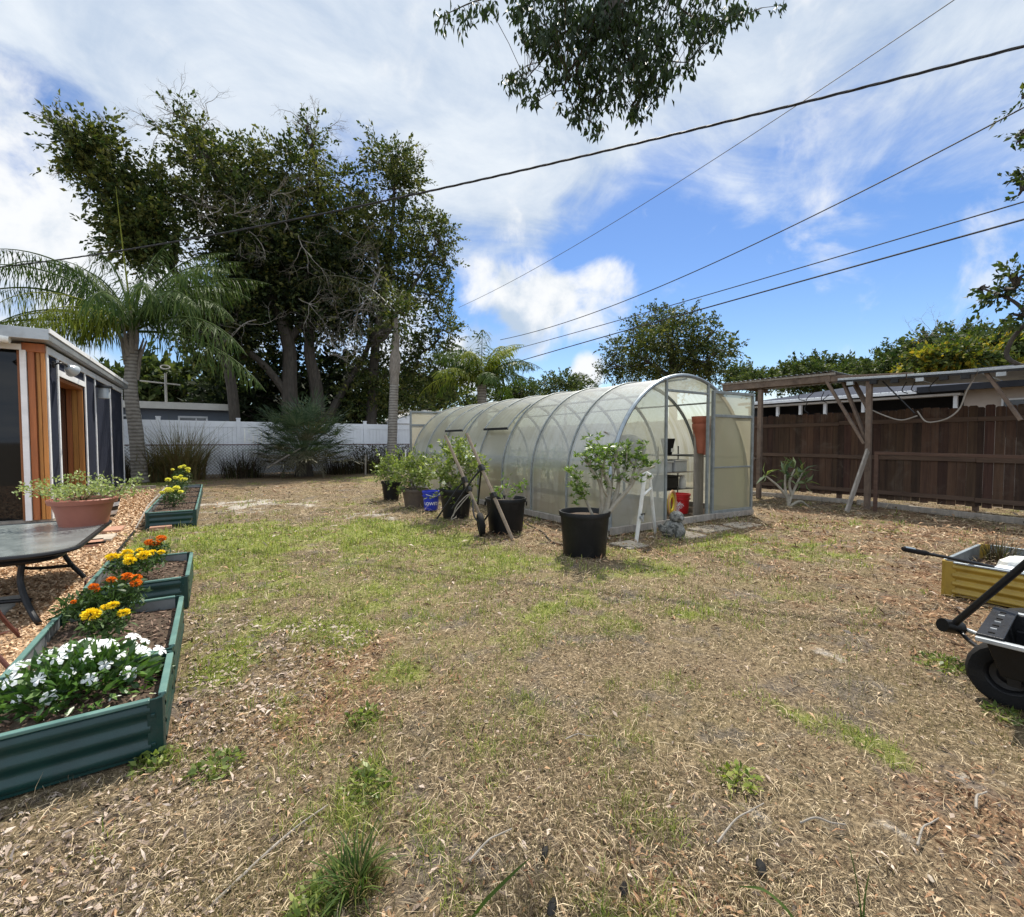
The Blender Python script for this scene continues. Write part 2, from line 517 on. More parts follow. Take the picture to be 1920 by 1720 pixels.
    t.l(t.math('ADD', n_f, t.math('MULTIPLY', n_m, 1.5)), b.inputs['Height'])
    t.l(b.outputs[0], pb.inputs['Normal'])
    MAT['yard_ground'] = m


special_materials()
M('chip_ground', (.46, .31, .185), (.28, .175, .10), .95, 30, detail=8, bump=.9, bscale=50)


# ------------------------------------------------------------------ mesh helpers
ORG = {}


def tag(o, label=None, cat=None, group=None, kind=None):
    if label:
        o['label'] = label
    if cat:
        o['category'] = cat
    if group:
        o['group'] = group
    if kind:
        o['kind'] = kind
    return o


def thing(name, label, cat, loc, group=None):
    o = bpy.data.objects.new(name, None)
    o.empty_display_size = .1
    COL.objects.link(o)
    o.location = loc
    ORG[o.name] = Vector(loc)
    return tag(o, label, cat, group)


def link(name, me, mat, parent=None, label=None):
    o = bpy.data.objects.new(name, me)
    COL.objects.link(o)
    if mat is not None:
        me.materials.append(MAT[mat] if isinstance(mat, str) else mat)
    if parent is not None:
        o.parent = parent
        ORG[o.name] = ORG[parent.name]
    else:
        ORG[o.name] = Vector((0, 0, 0))
    if label:
        o['label'] = label
    return o


def np_mesh(name, V, Fa, mat, parent=None, smooth=False, attrs=None):
    """V (n,3) world coordinates, Fa (m,k) faces -> one object"""
    V = np.asarray(V, dtype=np.float32)
    Fa = np.asarray(Fa, dtype=np.int32)
    if parent is not None:
        V = V - np.array(ORG[parent.name], dtype=np.float32)
    me = bpy.data.meshes.new(name)
    m, k = Fa.shape
    me.vertices.add(len(V))
    me.vertices.foreach_set('co', V.ravel())
    me.loops.add(m * k)
    me.loops.foreach_set('vertex_index', Fa.ravel())
    me.polygons.add(m)
    me.polygons.foreach_set('loop_start', np.arange(0, m * k, k, dtype=np.int32))
    if smooth:
        me.polygons.foreach_set('use_smooth', np.ones(m, dtype=bool))
    me.update(calc_edges=True)
    for n, a in (attrs or {}).items():
        at = me.attributes.new(n, 'FLOAT', 'POINT')
        at.data.foreach_set('value', np.asarray(a, dtype=np.float32))
    return link(name, me, mat, parent)


class MB:
    def __init__(s):
        s.v, s.f = [], []

    def add(s, vs, fs):
        b = len(s.v)
        s.v += [tuple(p) for p in vs]
        s.f += [tuple(i + b for i in q) for q in fs]
        return s

    def obb(s, c, ax, ay, az):
        """box from centre and three half-axis vectors"""
        c, ax, ay, az = Vector(c), Vector(ax), Vector(ay), Vector(az)
        vs = [c + sx * ax + sy * ay + sz * az for sx in (-1, 1) for sy in (-1, 1) for sz in (-1, 1)]
        fs = [(0, 1, 3, 2), (4, 6, 7, 5), (0, 4, 5, 1), (2, 3, 7, 6), (0, 2, 6, 4), (1, 5, 7, 3)]
        if ax.cross(ay).dot(az) < 0:
            fs = [q[::-1] for q in fs]
        return s.add(vs, fs)

    def box(s, x0, x1, y0, y1, z0, z1):
        return s.obb(((x0 + x1) / 2, (y0 + y1) / 2, (z0 + z1) / 2), ((x1 - x0) / 2, 0, 0), (0, (y1 - y0) / 2, 0), (0, 0, (z1 - z0) / 2))

    def beam(s, a, b, w, h, up=(0, 0, 1)):
        a, b, up = Vector(a), Vector(b), Vector(up)
        d = b - a
        L = d.length
        d.normalize()
        sd_ = d.cross(up)
        if sd_.length < 1e-4:
            sd_ = d.cross(Vector((1, 0, 0)))
        sd_.normalize()
        u = sd_.cross(d)
        return s.obb((a + b) / 2, d * L / 2, sd_ * w / 2, u * h / 2)

    def tube(s, pts, r, n=8, cap=True, closed=False):
        pts = [Vector(p) for p in pts]
        k = len(pts)
        rr = r if hasattr(r, '__len__') else [r] * k
        vs, fs = [], []
        ref = None
        for i, p in enumerate(pts):
            if closed:
                d = pts[(i + 1) % k] - pts[i - 1]
            else:
                d = pts[min(i + 1, k - 1)] - pts[max(i - 1, 0)]
            if d.length < 1e-9:
                d = Vector((0, 0, 1))
            d.normalize()
            if ref is None:
                ref = Vector((0, 0, 1)) if abs(d.z) < .9 else Vector((1, 0, 0))
            u = d.cross(ref)
            if u.length < 1e-5:
                u = d.cross(Vector((0, 1, 0)))
            u.normalize()
            w = u.cross(d)
            ref = w
            for j in range(n):
                a = 2 * math.pi * j / n
                vs.append(p + (u * math.cos(a) + w * math.sin(a)) * rr[i])
        for i in range(k - (0 if closed else 1)):
            for j in range(n):
                a, b = i * n + j, i * n + (j + 1) % n
                c, d2 = ((i + 1) % k) * n + (j + 1) % n, ((i + 1) % k) * n + j
                fs.append((a, d2, c, b))
        if cap and not closed:
            fs.append(tuple(range(n)))
            fs.append(tuple(range((k - 1) * n, k * n))[::-1])
        return s.add(vs, fs)

    def lathe(s, prof, c=(0, 0, 0), n=32, wob=None):
        """prof: [(r, z)...]; r == 0 closes to a point"""
        c = Vector(c)
        vs, fs, rings = [], [], []
        for r, z in prof:
            if r <= 1e-6:
                rings.append([len(vs)])
                vs.append(c + Vector((0, 0, z)))
            else:
                rings.append(list(range(len(vs), len(vs) + n)))
                for j in range(n):
                    a = 2 * math.pi * j / n
                    q = r * (1 + (wob(a, z) if wob else 0))
                    vs.append(c + Vector((q * math.cos(a), q * math.sin(a), z)))
        for A, B in zip(rings, rings[1:]):
            for j in range(n):
                j2 = (j + 1) % n
                if len(A) == 1 and len(B) > 1:
                    fs.append((A[0], B[j2], B[j]))
                elif len(B) == 1 and len(A) > 1:
                    fs.append((A[j], A[j2], B[0]))
                elif len(A) > 1:
                    fs.append((A[j], A[j2], B[j2], B[j]))
        return s.add(vs, fs)

    def quad(s, *p):
        return s.add(p, [tuple(range(len(p)))])

    def prism(s, poly, z0, z1):
        k = len(poly)
        vs = [(x, y, z0) for x, y in poly] + [(x, y, z1) for x, y in poly]
        fs = [tuple(range(k))[::-1], tuple(range(k, 2 * k))]
        fs += [(i, (i + 1) % k, k + (i + 1) % k, k + i) for i in range(k)]
        return s.add(vs, fs)

    def xform(s, M_):
        s.v = [tuple(M_ @ Vector(p)) for p in s.v]
        return s

    def build(s, name, mat, parent=None, smooth=False, bevel=0.0, label=None, flip=False):
        o0 = ORG[parent.name] if parent is not None else Vector((0, 0, 0))
        me = bpy.data.meshes.new(name)
        me.from_pydata([(p[0] - o0.x, p[1] - o0.y, p[2] - o0.z) for p in s.v], [], s.f)
        me.validate()
        if smooth:
            me.shade_smooth()
            me.set_sharp_from_angle(angle=rad(38))
        o = link(name, me, mat, parent, label)
        if bevel:
            b = o.modifiers.new('bevel', 'BEVEL')
            b.width = bevel
            b.segments = 2
            b.limit_method = 'ANGLE'
            b.angle_limit = rad(40)
        return o


def spline(pts, n=8):
    """Catmull-Rom through the points"""
    P = [Vector(p) for p in pts]
    P = [P[0] * 2 - P[1]] + P + [P[-1] * 2 - P[-2]]
    out = []
    for i in range(1, len(P) - 2):
        for k in range(n):
            t = k / n
            a, b, c, d = P[i - 1:i + 3]
            out.append(.5 * ((2 * b) + (c - a) * t + (2 * a - 5 * b + 4 * c - d) * t * t + (3 * b - a - 3 * c + d) * t ** 3))
    out.append(P[-2])
    return out


def taper(n, a, b):
    return [a + (b - a) * i / max(n - 1, 1) for i in range(n)]


_tab = np.random.default_rng(3).random((256, 256))


def vnoise(x, y):
    xi, yi = np.floor(x).astype(int), np.floor(y).astype(int)
    fx, fy = x - xi, y - yi
    fx, fy = fx * fx * (3 - 2 * fx), fy * fy * (3 - 2 * fy)
    q = lambda i, j: _tab[i % 256, j % 256]
    return (q(xi, yi) * (1 - fx) + q(xi + 1, yi) * fx) * (1 - fy) + (q(xi, yi + 1) * (1 - fx) + q(xi + 1, yi + 1) * fx) * fy


def fbm(x, y, o=4, off=0.0):
    s, a, t = 0, 1.0, 0
    for k in range(o):
        s = s + a * vnoise(x * 2 ** k + 17.3 * k + off, y * 2 ** k + 9.1 * k + off * 1.7)
        t += a
        a *= .5
    return s / t


def unitv(n, zbias=0.0):
    v = rng.normal(size=(n, 3))
    v[:, 2] += zbias
    return v / np.maximum(np.linalg.norm(v, axis=1, keepdims=True), 1e-6)


def leaf_quads(P, D, N, L, W, fold=0.0):
    """rhombic leaves: base point P, direction D, surface normal hint N, length L, width W"""
    L = np.broadcast_to(np.asarray(L, float), (len(P),))[:, None]
    W = np.broadcast_to(np.asarray(W, float), (len(P),))[:, None]
    side = np.cross(D, N)
    side /= np.maximum(np.linalg.norm(side, axis=1, keepdims=True), 1e-6)
    up = np.cross(side, D)
    mid = P + D * L * .45 + up * L * fold
    V = np.stack([P, mid - side * W / 2, P + D * L, mid + side * W / 2], 1).reshape(-1, 3)
    Fa = np.arange(len(P) * 4).reshape(-1, 4)
    return V, Fa


def blade_mesh(P, D, L, W, bend, seg=2):
    """grass blades: base P, horizontal lean direction D (n,2), length, width, bend 0..1; tapering strips"""
    n = len(P)
    D3 = np.concatenate([D, np.zeros((n, 1))], 1)
    side = np.stack([-D[:, 1], D[:, 0], np.zeros(n)], 1)
    rows = []
    for k in range(seg + 1):
        t = k / seg
        a = bend * t * 1.35
        c = P + (np.array([[0, 0, 1.0]]) * (np.sin(np.pi / 2 - a * .8) * t * L)[:, None]) + D3 * ((np.sin(a * .9) * t * L)[:, None])
        w = (W * (1 - t) ** .7 * .5)[:, None] if k < seg else (W * .06)[:, None]
        rows += [c - side * w, c + side * w]
    V = np.stack(rows, 1).reshape(-1, 3)
    b = (np.arange(n) * (2 * (seg + 1)))[:, None]
    Fa = np.concatenate([np.stack([b[:, 0] + 2 * k, b[:, 0] + 2 * k + 1, b[:, 0] + 2 * k + 3, b[:, 0] + 2 * k + 2], 1) for k in range(seg)], 0)
    return V, Fa


def crown_points(blobs, n, clump=28, spread=.22, shell=.55):
    """leaf positions as clumps through the volume of the given ellipsoids (cx, cy, cz, rx, ry, rz)"""
    B = np.array(blobs, float)
    vol = (B[:, 3] * B[:, 4] * B[:, 5]) ** .75
    k = max(int(n / clump), 4)
    idx = rng.choice(len(B), k, p=vol / vol.sum())
    u = unitv(k)
    r = (shell + (1 - shell) * rng.random(k) ** .5)[:, None] * (1 + .22 * rng.normal(size=(k, 1)))
    C = B[idx, :3] + u * r * B[idx, 3:]
    # each clump is a leafy spray: leaves strung along a short drooping twig that points outwards
    dr = u * .9 + unitv(k) * .75 + np.array([0, 0, .12])
    dr /= np.linalg.norm(dr, axis=1, keepdims=True)
    ln = spread * 3.6 * (.4 + .9 * rng.random(k))
    tt = np.tile(np.linspace(-.35, 1, clump), k)[:, None]
    DR, LN = np.repeat(dr, clump, 0), np.repeat(ln, clump)[:, None]
    P = np.repeat(C, clump, 0) + DR * tt * LN + np.array([0, 0, -.22]) * (tt * LN) ** 2
    P += rng.normal(size=P.shape) * spread * .30 * (1.15 - .75 * np.clip(tt, 0, 1))
    return P, np.repeat(dr, clump, 0), C


def crown(name, blobs, n, L, mat, parent, clump=28, spread=.22, shell=.5, W=.55):
    P, out, C = crown_points(blobs, n, clump, spread, shell)
    D = unitv(len(P)) * .62 + out * .75 + np.array([0, 0, -.12])
    D /= np.linalg.norm(D, axis=1, keepdims=True)
    N = unitv(len(P), .6)
    l_ = L * (.45 + 1.15 * rng.random(len(P)) ** 1.6)
    V, Fa = leaf_quads(P, D, N, l_, l_ * W * (.7 + .5 * rng.random(len(P))), .08)
    np_mesh(name, V, Fa, mat, parent)
    return C


def wander(a, b, n=6, amp=.08):
    a, b = Vector(a), Vector(b)
    L = (b - a).length
    pts = []
    for i in range(n + 1):
        t = i / n
        p = a.lerp(b, t)
        if 0 < i < n:
            p = p + Vector(rng.normal(size=3)) * amp * L * .5
        p = p + Vector((0, 0, -.25 * L * t * (1 - t) * random.uniform(-.3, .6)))
        pts.append(p)
    return spline(pts, 3)


def twig_tree(mb, p, d, L, r, depth, n=5, spread=.6, kids=3):
    """recursive bare branching"""
    p, d = Vector(p), Vector(d).normalized()
    pts, q, dd = [p], p.copy(), d.copy()
    for i in range(n):
        dd = (dd + Vector(rng.normal(size=3)) * .17).normalized()
        q = q + dd * L / n
        pts.append(q.copy())
    mb.tube(pts, taper(len(pts), r, r * .45), 5 if r > .012 else 3, cap=False)
    if depth > 0:
        for k in range(kids):
            i = random.randint(2, n)
            nd = (dd + Vector(rng.normal(size=3)) * spread).normalized()
            twig_tree(mb, pts[i], nd, L * random.uniform(.45, .75), r * .5, depth - 1, n, spread, kids)

# ------------------------------------------------------------------ the setting: ground, path
GREEN = [(420, 1010, 1.1, .9), (340, 1005, .7, .9), (520, 1010, 1.2, .85), (620, 1000, 1.3, .8), (720, 1010, 1.2, .75), (700, 1060, 1.0, .55),
         (830, 1030, 1.1, .6), (560, 1090, .8, .6), (900, 1055, .9, .65), (480, 1190, .5, .8), (540, 1180, .5, .7), (700, 950, 2.2, .3),
         (1250, 1045, .7, .5), (1380, 1015, .8, .7), (1000, 1090, .9, .45), (1480, 1110, .35, .5), (380, 1010, 1.0, .95), (470, 1030, .9, .9), (800, 1110, .9, .4), (1180, 1060, .5, .6),
         (680, 1345, .12, .5), (405, 1440, .10, .55), (690, 1470, .12, .55), (1770, 1250, .15, .4), (1390, 1470, .10, .5), (290, 1430, .10, .7), (560, 1420, .3, .35), (900, 1330, .4, .3), (1100, 1400, .35, .28), (840, 1540, .3, .3), (1200, 1560, .3, .25),
         (640, 1680, .12, .4), (1440, 1330, .2, .5), (1280, 1300, .2, .45), (1000, 1190, .35, .35), (1650, 1380, .2, .5), (560, 1230, .3, .6),
         (440, 1130, .5, .5), (390, 1060, .5, .5), (600, 1120, 1.1, .5), (900, 1150, .7, .42), (1100, 1150, .5, .32), (750, 1210, .5, .38), (1300, 1150, .5, .3), (480, 1100, .7, .55), (1540, 985, 1.0, .35), (260, 910, 1.6, .6), (700, 895, 2.5, .45)]
SAND = [(490, 945, .9, .9), (560, 947, .8, .8), (430, 960, .7, .6), (700, 965, .8, .7), (1050, 1180, .1, .6), (1580, 1230, .13, .7), (1640, 1560, .14, .7),
        (1480, 1540, .2, .5), (1820, 1450, .15, .6), (610, 1560, .08, .7), (400, 1240, .35, .35), (640, 1050, .4, .25), (300, 1020, .3, .5)]
LIT = [(1750, 1000, 2.0, .9), (1850, 1090, 1.2, .9), (1600, 990, 1.5, .6), (1900, 1180, .8, .8), (1200, 1020, .8, .5), (600, 1290, .35, .9), (480, 1330, .3, .7),
       (1000, 990, .8, .6), (1900, 1560, .3, .7), (480, 900, 3.5, .5), (1350, 1700, .2, .5)]


def mask(x, y, spots):
    m = np.zeros_like(x)
    w1, w2 = fbm(x * 2.6, y * 2.6, 4, 31) - .5, fbm(x * 2.6, y * 2.6, 4, 57) - .5
    w3 = fbm(x * 7, y * 7, 3, 77) - .5
    for px, py, r, w in spots:
        c = g(px, py)
        dx, dy = x - c.x + 3.2 * r * w1 + .9 * r * w3, y - c.y + 3.2 * r * w2 - .9 * r * w3
        m = np.maximum(m, w * np.exp(-(dx * dx + dy * dy) / (r * r) * .9))
    return m


def lush_at(x, y):
    return np.clip(mask(x, y, GREEN) * (.5 + .95 * fbm(x * 1.7, y * 1.7, 4)) + .5 * np.maximum(fbm(x * .9, y * .9, 4, 5) - .46, 0) + 1.6 * np.maximum(fbm(x * 3.1, y * 3.1, 3, 15) - .60, 0), 0, 1)


def axis(lo, hi, step_):
    fine = np.arange(lo, hi + 1e-6, step_)
    far = np.array([1, 3, 7, 15, 30, 60, 120, 260, 600.])
    return np.concatenate([(lo - far)[::-1], fine, hi + far])


gx, gy = axis(-4, 15, .11), axis(-1, 23, .11)
XX, YY = np.meshgrid(gx, gy, indexing='ij')
fade = np.clip(1 - np.maximum(np.abs(XX - 5.5) - 9.5, np.abs(YY - 11) - 12) / 2, 0, 1)
on_path = (XX < -.85) | ((XX > 4.9) & (XX < 8.7) & (YY > 4.7) & (YY < 13.4))
ZZ = (fbm(XX * 1.3, YY * 1.3, 4) - .62) * .05 * fade
ZZ = np.where(on_path, -.02, np.minimum(ZZ, .008))
nx, ny = len(gx), len(gy)
ii, jj = np.meshgrid(np.arange(nx - 1), np.arange(ny - 1), indexing='ij')
v0 = (ii * ny + jj).ravel()
ground = np_mesh('ground', np.stack([XX.ravel(), YY.ravel(), ZZ.ravel()], 1), np.stack([v0, v0 + ny, v0 + ny + 1, v0 + 1], 1), 'yard_ground', smooth=True,
                 attrs={'lush': lush_at(XX, YY).ravel(), 'sand': mask(XX, YY, SAND).ravel(), 'litter': mask(XX, YY, LIT).ravel()})
tag(ground, kind='structure')
PATH = [(-7.5, 1.0), (-1.02, 1.0), (-1.0, 4.0), (-1.01, 9.0), (-1.36, 14), (-1.45, 16.84), (-2.3, 16.84), (-2.3, 10.6), (-7.5, 10.6)]
p_ = MB().prism(PATH, -.05, .006).build('path', 'chip_ground')
tag(p_, kind='structure')
p_ = MB().prism([(4.95, 5.0), (8.65, 5.0), (8.65, 13.2), (4.95, 13.2)], -.05, .012).build('greenhouse_floor', 'soil')
tag(p_, kind='structure')

# ------------------------------------------------------------------ shed on the left
sh = thing('garden_shed', 'navy board and batten garden shed with cedar corner and white trim', 'shed', (-2.3, 10.65, 0))
WX, WY0, WY1, WH = -2.3, 10.65, 18.3, 3.0
m = MB()
m.box(WX - .1, WX, WY0 + .02, 11.35, .1, WH).box(WX - .1, WX, 13.35, WY1, .1, WH).box(WX - .1, WX, 11.35, 13.35, 2.58, WH)
m.box(-5.6, WX - .1, WY1 - .1, WY1, .1, WH).box(-5.6, -5.5, WY0, WY1 - .1, .1, WH)
m.box(-5.5, -2.62, WY0 + .3, WY0 + .4, 2.9, WH)
m.build('wall', 'navy_paint', sh)
MB().box(-5.6, WX + .03, WY0, WY1 + .03, 0, .1).build('foundation_sill', 'weathered', sh)
for y0, y1, z0, z1 in [(10.66, 10.74, .1, 2.86), (11.27, 11.35, .1, 2.86), (13.35, 13.44, .1, 2.86), (14.36, 14.43, .1, 2.86), (16.25, 16.33, .1, 2.86), (18.2, 18.3, .1, 2.86)]:
    MB().box(WX, WX + .022, y0, y1, z0, z1).build('batten', 'white_trim', sh, bevel=.004)
MB().box(WX, WX + .022, 11.35, 13.35, 2.57, 2.68).build('lintel_trim', 'white_trim', sh, bevel=.004)
MB().box(WX, WX + .028, 10.66, 18.3, 2.86, 2.98).build('frieze_trim', 'white_trim', sh, bevel=.004)
m = MB()
for k in range(3):
    y = 13.35
    m.box(WX - .285 + k * .09, WX - .20 + k * .09, y - .04 - .004 * k, y, .1, 2.57)
m.build('door_jamb', 'cedar', sh, bevel=.004)
MB().box(WX - .28, WX - .012, 11.36, 13.3, 2.5, 2.56).build('door_soffit', 'cedar_red', sh)
MB().box(WX - .32, WX - .29, 11.36, 13.3, .1, 2.57).build('door_glass', 'dark_glass', sh)
MB().box(WX - .28, WX - .012, 11.36, 11.4, .1, 2.5).build('door_jamb', 'dark_wall', sh)
# front corner
m = MB()
for x0, x1, y in [(-2.50, -2.42, 10.60), (-2.405, -2.36, 10.63), (-2.35, -2.30, 10.61)]:
    m.box(x0, x1, y, y + .05, .1, 2.86)
m.build('corner_board', 'cedar', sh, bevel=.004)
MB().box(-2.55, -2.31, 10.655, 10.70, .1, 2.86).build('corner_backing', 'cedar_red', sh)
MB().box(-2.56, -2.29, 10.585, 10.655, 2.86, 3.0).build('corner_header', 'cedar', sh, bevel=.004)
MB().box(-2.585, -2.51, 10.57, 10.62, .1, 2.88).build('door_post', 'white_trim', sh, bevel=.004)
MB().box(-5.5, -2.56, 10.57, 10.62, 2.88, 2.97).build('front_lintel', 'white_trim', sh)
MB().box(-5.5, -2.6, 10.78, 10.8, .1, 2.9).build('front_glass', 'dark_glass', sh)
MB().box(-2.64, -2.595, 10.68, 10.74, .1, 2.88).build('front_jamb', 'cedar_red', sh)
for x in (-3.7, -4.9):
    MB().box(x, x + .07, 10.72, 10.77, .1, 2.88).build('front_mullion', 'dark_wall', sh)
rf = MB().box(-5.9, -2.17, 10.28, 18.45, 3.02, 3.2).build('roof', 'roof_metal', sh, bevel=.01)
MB().box(-2.171, -2.155, 10.28, 18.46, 3.14, 3.215).build('drip_edge', 'white_trim', rf)
# interior floor seen dimly behind the glass
# rolled blind and downspout by the front door
rb = thing('rolled_blind', 'white rolled awning cloth under the shed eave at far left', 'blind', (-2.9, 10.3, 2.95))
MB().tube([(-4.6, 10.4, 3.0), (-3.6, 10.36, 3.02), (-2.9, 10.33, 3.0), (-2.62, 10.32, 2.985)], [.075, .085, .08, .06], 12).build('roll', 'bag', rb, smooth=True)
MB().tube(spline([(-2.80, 10.3, 2.98), (-2.76, 10.25, 2.92), (-2.76, 10.24, 2.80), (-2.83, 10.24, 2.74)], 4), .045, 10).build('bracket_hook', 'white_plastic', rb, smooth=True)
# lamps on the side wall
fl = thing('flood_light', 'white round flood light on a black arm on navy shed wall', 'light', (WX, 10.95, 2.72))
MB().tube([(WX + .022, 10.95, 2.72), (WX + .05, 10.95, 2.72)], .06, 12).build('wall_plate', 'black_metal', fl, smooth=True)
MB().tube(spline([(WX + .04, 10.95, 2.72), (WX + .12, 11.0, 2.76), (WX + .18, 11.2, 2.72)], 4), .016, 8).build('arm', 'black_metal', fl, smooth=True)
q = MB().lathe([(0, .0), (.05, .01), (.08, .06), (.115, .13), (.115, .15), (0, .17)], n=20)
q.xform(Matrix.Translation((WX + .16, 11.15, 2.72)) @ Matrix.Rotation(rad(-115), 4, 'X') @ Matrix.Rotation(rad(25), 4, 'Y'))
q.build('lamp_head', 'lamp_glass', fl, smooth=True)
wl = thing('wall_lantern', 'black capped wall lantern with clear glass on navy shed wall', 'light', (WX, 14.0, 2.6))
cx, cy = WX + .16, 14.45
MB().beam((WX + .022, cy, 2.72), (WX + .16, cy, 2.72), .04, .05).build('bracket', 'black_metal', wl)
MB().lathe([(0, 2.74), (.15, 2.72), (.16, 2.68), (.10, 2.66)], (cx, cy, 0), 18).build('cap', 'black_metal', wl, smooth=True)
MB().lathe([(.10, 2.66), (.115, 2.5), (.115, 2.42), (0, 2.40)], (cx, cy, 0), 18).build('glass_jar', 'lamp_glass', wl, smooth=True)

# ------------------------------------------------------------------ path furniture
e_ = MB().beam((-2.2, 16.87, .05), (-1.42, 16.87, .05), .06, .14).build('edging_board', 'weathered', bevel=.004)
tag(e_, 'weathered timber edging board across far end of chip path', 'edging')
e_ = MB().beam((-2.16, 10.9, .06), (-2.16, 16.8, .06), .05, .12).build('edging_board', 'brown_wood', bevel=.004)
tag(e_, 'long brown timber edging board along foot of navy shed', 'edging')
e_ = MB().beam((-1.0, 4.6, .012), (-1.03, 9.05, .012), .03, .05).build('edging_strip', 'black_plastic')
tag(e_, 'thin dark edging strip between chip path and lawn', 'edging')
for i, (px, py, mat, lab) in enumerate([(150, 1026, 'paver_red', 'reddish stepping paver nearest the table, on the chip path'),
                                        (176, 1016, 'paver', 'tan square stepping paver, middle one of the three by the table'),
                                        (196, 999, 'paver_red', 'far stepping paver half hidden behind table corner on chip path')]):
    c = g(px, py)
    p_ = MB().box(c.x - .22, c.x + .22, c.y - .22, c.y + .22, -.01, .06).build('stepping_paver', mat, bevel=.008)
    tag(p_, lab, 'paver', 'stepping pavers on the chip path')
p_ = MB().box(-2.3, -1.42, 5.0, 5.75, -.02, .045).build('concrete_slab', 'concrete', bevel=.01)
tag(p_, 'pale grey concrete slab on chips under the patio table', 'slab')
sp = thing('striped_planter', 'black and white striped round planter beside the shed wall', 'planter', (-1.62, 10.75, 0))
for k in range(5):
    r0, r1 = .20 + .016 * k, .20 + .016 * (k + 1)
    MB().lathe([(r0 * .98, .075 * k), (r0, .075 * k + .004), (r1, .075 * (k + 1))], (-1.72, 11.0, 0), 24).build('band', 'white_trim' if k % 2 else 'stripe_black', sp, smooth=True)
MB().lathe([(.275, .375), (.25, .36), (0, .34)], (-1.72, 11.0, 0), 24).build('soil', 'soil', sp)


def weed(name, label, x, y, z, n, h, spread, mat, cat='weed', group=None, L=.05, W=.5):
    """loose leafy little plant as one foliage mesh"""
    r = rng.random(n) ** .6 * spread
    a = rng.random(n) * 6.283
    P = np.stack([x + r * np.cos(a), y + r * np.sin(a), z + h * rng.random(n) ** .8 * (1 - .5 * r / spread)], 1)
    D = unitv(n, .25) + np.stack([np.cos(a), np.sin(a), np.zeros(n)], 1) * .5
    D /= np.linalg.norm(D, axis=1, keepdims=True)
    l_ = L * (.6 + .8 * rng.random(n))
    V, Fa = leaf_quads(P, D, unitv(n, 1.2), l_, l_ * W, .1)
    o = np_mesh(name, V, Fa, mat)
    return tag(o, label, cat, group)


def vein_stems(mb, base, tips, r):
    for t_ in tips:
        mb.tube(wander(base, t_, 4, .12), taper(13, r, r * .4), 4, cap=False)
    return mb


weed('path_weed', 'pale sprawling weed growing at the shed foot behind striped planter', -1.72, 11.0, .34, 160, .22, .36, 'vari_leaf')

# ------------------------------------------------------------------ table with planter, chair
TZ = .53
tb = thing('patio_table', 'patio table with dark rippled glass top and curved black legs', 'table', (-1.6, 5.8, 0))
x0, x1, y0, y1 = -2.35, -.96, 4.93, 6.85


def rrect(x0, x1, y0, y1, r, n=8):
    out = []
    for cx, cy, a0 in ((x1 - r, y0 + r, -90), (x1 - r, y1 - r, 0), (x0 + r, y1 - r, 90), (x0 + r, y0 + r, 180)):
        for k in range(n + 1):
            a = rad(a0 + 90 * k / n)
            out.append((cx + r * math.cos(a), cy + r * math.sin(a)))
    return out


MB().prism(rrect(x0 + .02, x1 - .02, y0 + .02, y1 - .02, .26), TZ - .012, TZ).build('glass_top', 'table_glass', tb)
MB().tube([(x, y, TZ - .012) for x, y in rrect(x0, x1, y0, y1, .28)], .02, 8, closed=True).build('rim', 'black_metal', tb, smooth=True)
MB().tube([(x, y, TZ - .07) for x, y in rrect(x0 + .2, x1 - .12, y0 + .12, y1 - .12, .2)], .022, 8, closed=True).build('apron', 'black_metal', tb, smooth=True)
legs = {}
for fx, fy, sx, sy in [(-1.13, 4.86, 1, -1), (-1.11, 6.22, 1, 1), (-2.2, 4.86, -1, -1), (-2.2, 6.22, -1, 1)]:
    tx, ty = fx - .13 * sx, fy + (.22 if sy < 0 else -.02)
    pts = spline([(tx, ty, TZ - .05), (tx - .015 * sx, ty, .42), (tx - .02 * sx, ty - .02 * (sy < 0), .30), (tx + .03 * sx, (ty + fy) / 2, .17), (fx - .03 * sx, fy, .06), (fx, fy, 0.0)], 6)
    MB().tube(pts, .021, 8).build('leg', 'black_metal', tb, smooth=True)
    legs[(sx, sy)] = Vector((tx, ty, .22))
for sy in (-1, 1):
    a, b = legs[(1, sy)], legs[(-1, sy)]
    MB().tube(spline([a + Vector((.05, -.05 if sy < 0 else 0, -.06)), a + Vector((-.3, 0, -.03)), (a + b) / 2 + Vector((0, 0, .12)), b + Vector((.3, 0, -.03)), b + Vector((-.05, 0, -.06))], 6), .016, 8).build('stretcher', 'black_metal', tb, smooth=True)
MB().tube([legs[(1, -1)] + Vector((-.4, 0, .05)), legs[(1, 1)] + Vector((-.4, 0, .05))], .014, 8).build('stretcher', 'black_metal', tb, smooth=True)
MB().tube([(-1.35, 6.2, .36), (-.95, 6.25, .36)], .012, 6).build('crossbar', 'black_metal', tb, smooth=True)


